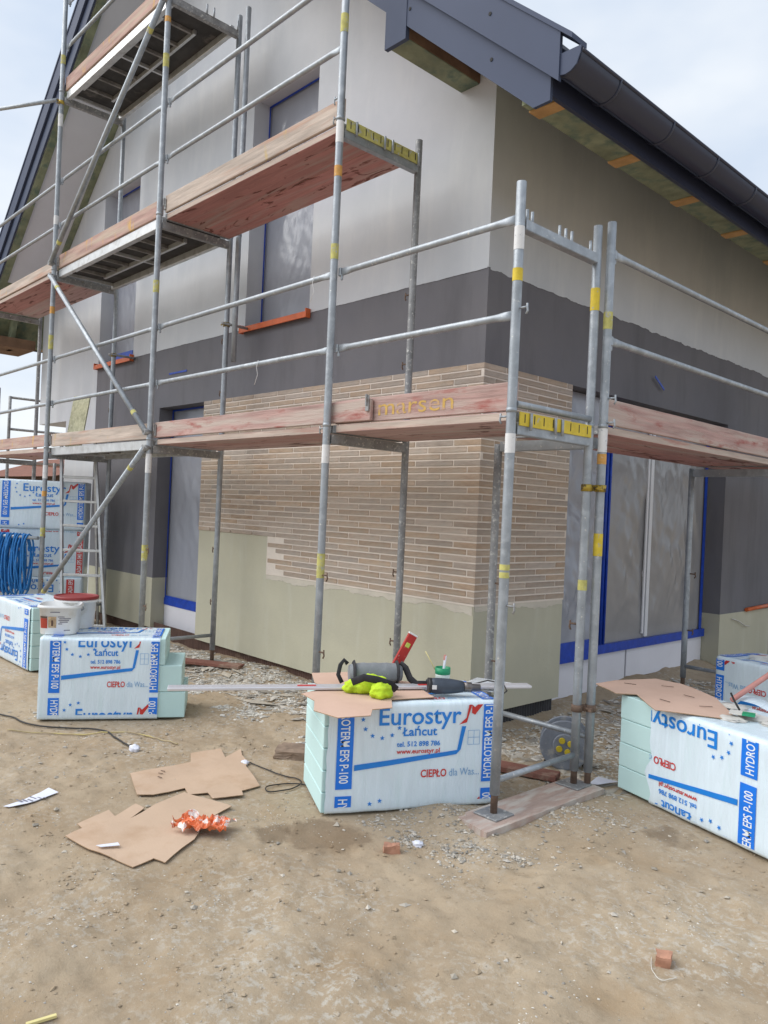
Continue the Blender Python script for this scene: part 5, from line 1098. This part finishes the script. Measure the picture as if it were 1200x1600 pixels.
scatter('wall_splinters', 'flat wood and mortar splinters along the foot of the walls', 1500, lambda r, n: np.concatenate([uni(r, n // 2, -5.5, -.95, .25, .98), uni(r, n // 2, -1.0, .3, .8, 4.2)]), (.012, .05), 'stone', .22, 4, 3.0)
scatter('dirt_pebbles', 'small stones lying on the dirt in the foreground', 500, lambda r, n: uni(r, n, -3.5, 2.0, -2.8, 1.0), (.007, .022), 'stone', .6, 5)
scatter('foot_spoil', 'loose soil banked round the sole board and packs', 2500, lambda r, n: np.concatenate([clumps(r, n // 2, -.35, .35, -.55, -.2, 14, .08), clumps(r, n // 2, -.2, .5, -.3, .9, 16, .1)]), (.003, .016), 'stone', .6, 6)

# ================================================================= BACKGROUND beyond the left corner
sh = thing('timber_shed', 'dark brown timber shed standing beyond the left corner of the house', 'shed', (-22, 7, 0))
sx0, sy0 = -26.0, 5.0
for i in range(22):
    bm = B(); box(bm, sx0 + i * .3, sx0 + i * .3 + .285, sy0, sy0 + .04, 0, 2.15); build('wall_board', bm, 'shed_wood', sh)
bm = B(); box(bm, sx0, sx0 + 6.6, sy0 + .05, sy0 + 4, 0, 2.1); build('shell', bm, 'shed_wood', sh)
bm = B(); prism(bm, [(sy0 - .3, 2.1), (sy0 + 2, 2.75), (sy0 + 4.3, 2.1), (sy0 + 2, 2.85)], 'x', sx0 - .3, sx0 + 6.9); build('roof', bm, 'clay_tile', sh)
for x in (sx0 + 1.5, sx0 + 4.2):
    bm = B(); box(bm, x, x + .9, sy0 - .03, sy0 - .005, 1.0, 1.8); wn = build('window', bm, 'frame_white', sh); bm = B(); box(bm, x + .07, x + .83, sy0 - .04, sy0 - .031, 1.07, 1.73); build('pane', bm, 'glass', wn)
def bush(label, x, y, h, r, seed):
    root = thing('shrub', label, 'shrub', (x, y, 0)); bm = B(); tube(bm, (x, y, 0), (x + .1, y, h * .7), .06, 8, .02); build('trunk', bm, 'bark', root)
    q = np.random.default_rng(seed); n = 1800; d = q.normal(0, 1, (n, 3)); d /= np.linalg.norm(d, axis=1)[:, None]; rad = q.random(n) ** .4; c_ = d * rad[:, None] * np.array([r, r, h * .42]) * (1 + .25 * np.sin(d[:, :1] * 5 + seed)) + np.array([x, y, h * .58]); V = []; T = []
    for i in range(n):
        a, b_ = q.normal(0, .07, 3), q.normal(0, .07, 3); V += [c_[i] - a, c_[i] + b_, c_[i] + a, c_[i] - b_]; T.append((4 * i, 4 * i + 1, 4 * i + 2, 4 * i + 3))
    me = bpy.data.meshes.new('crown'); me.from_pydata([tuple(v) for v in V], [], T); link('crown', me, 'leaf', root)
    for o in root.children:
        if o.name.startswith('crown'): o.location = -root.location
bush('dark green shrub beyond the house corner, nearer the shed', -19.3, 6.3, 2.0, 1.1, 1)
bush('taller dark green shrub standing right of the timber shed', -17.6, 8.2, 2.2, 1.2, 2)
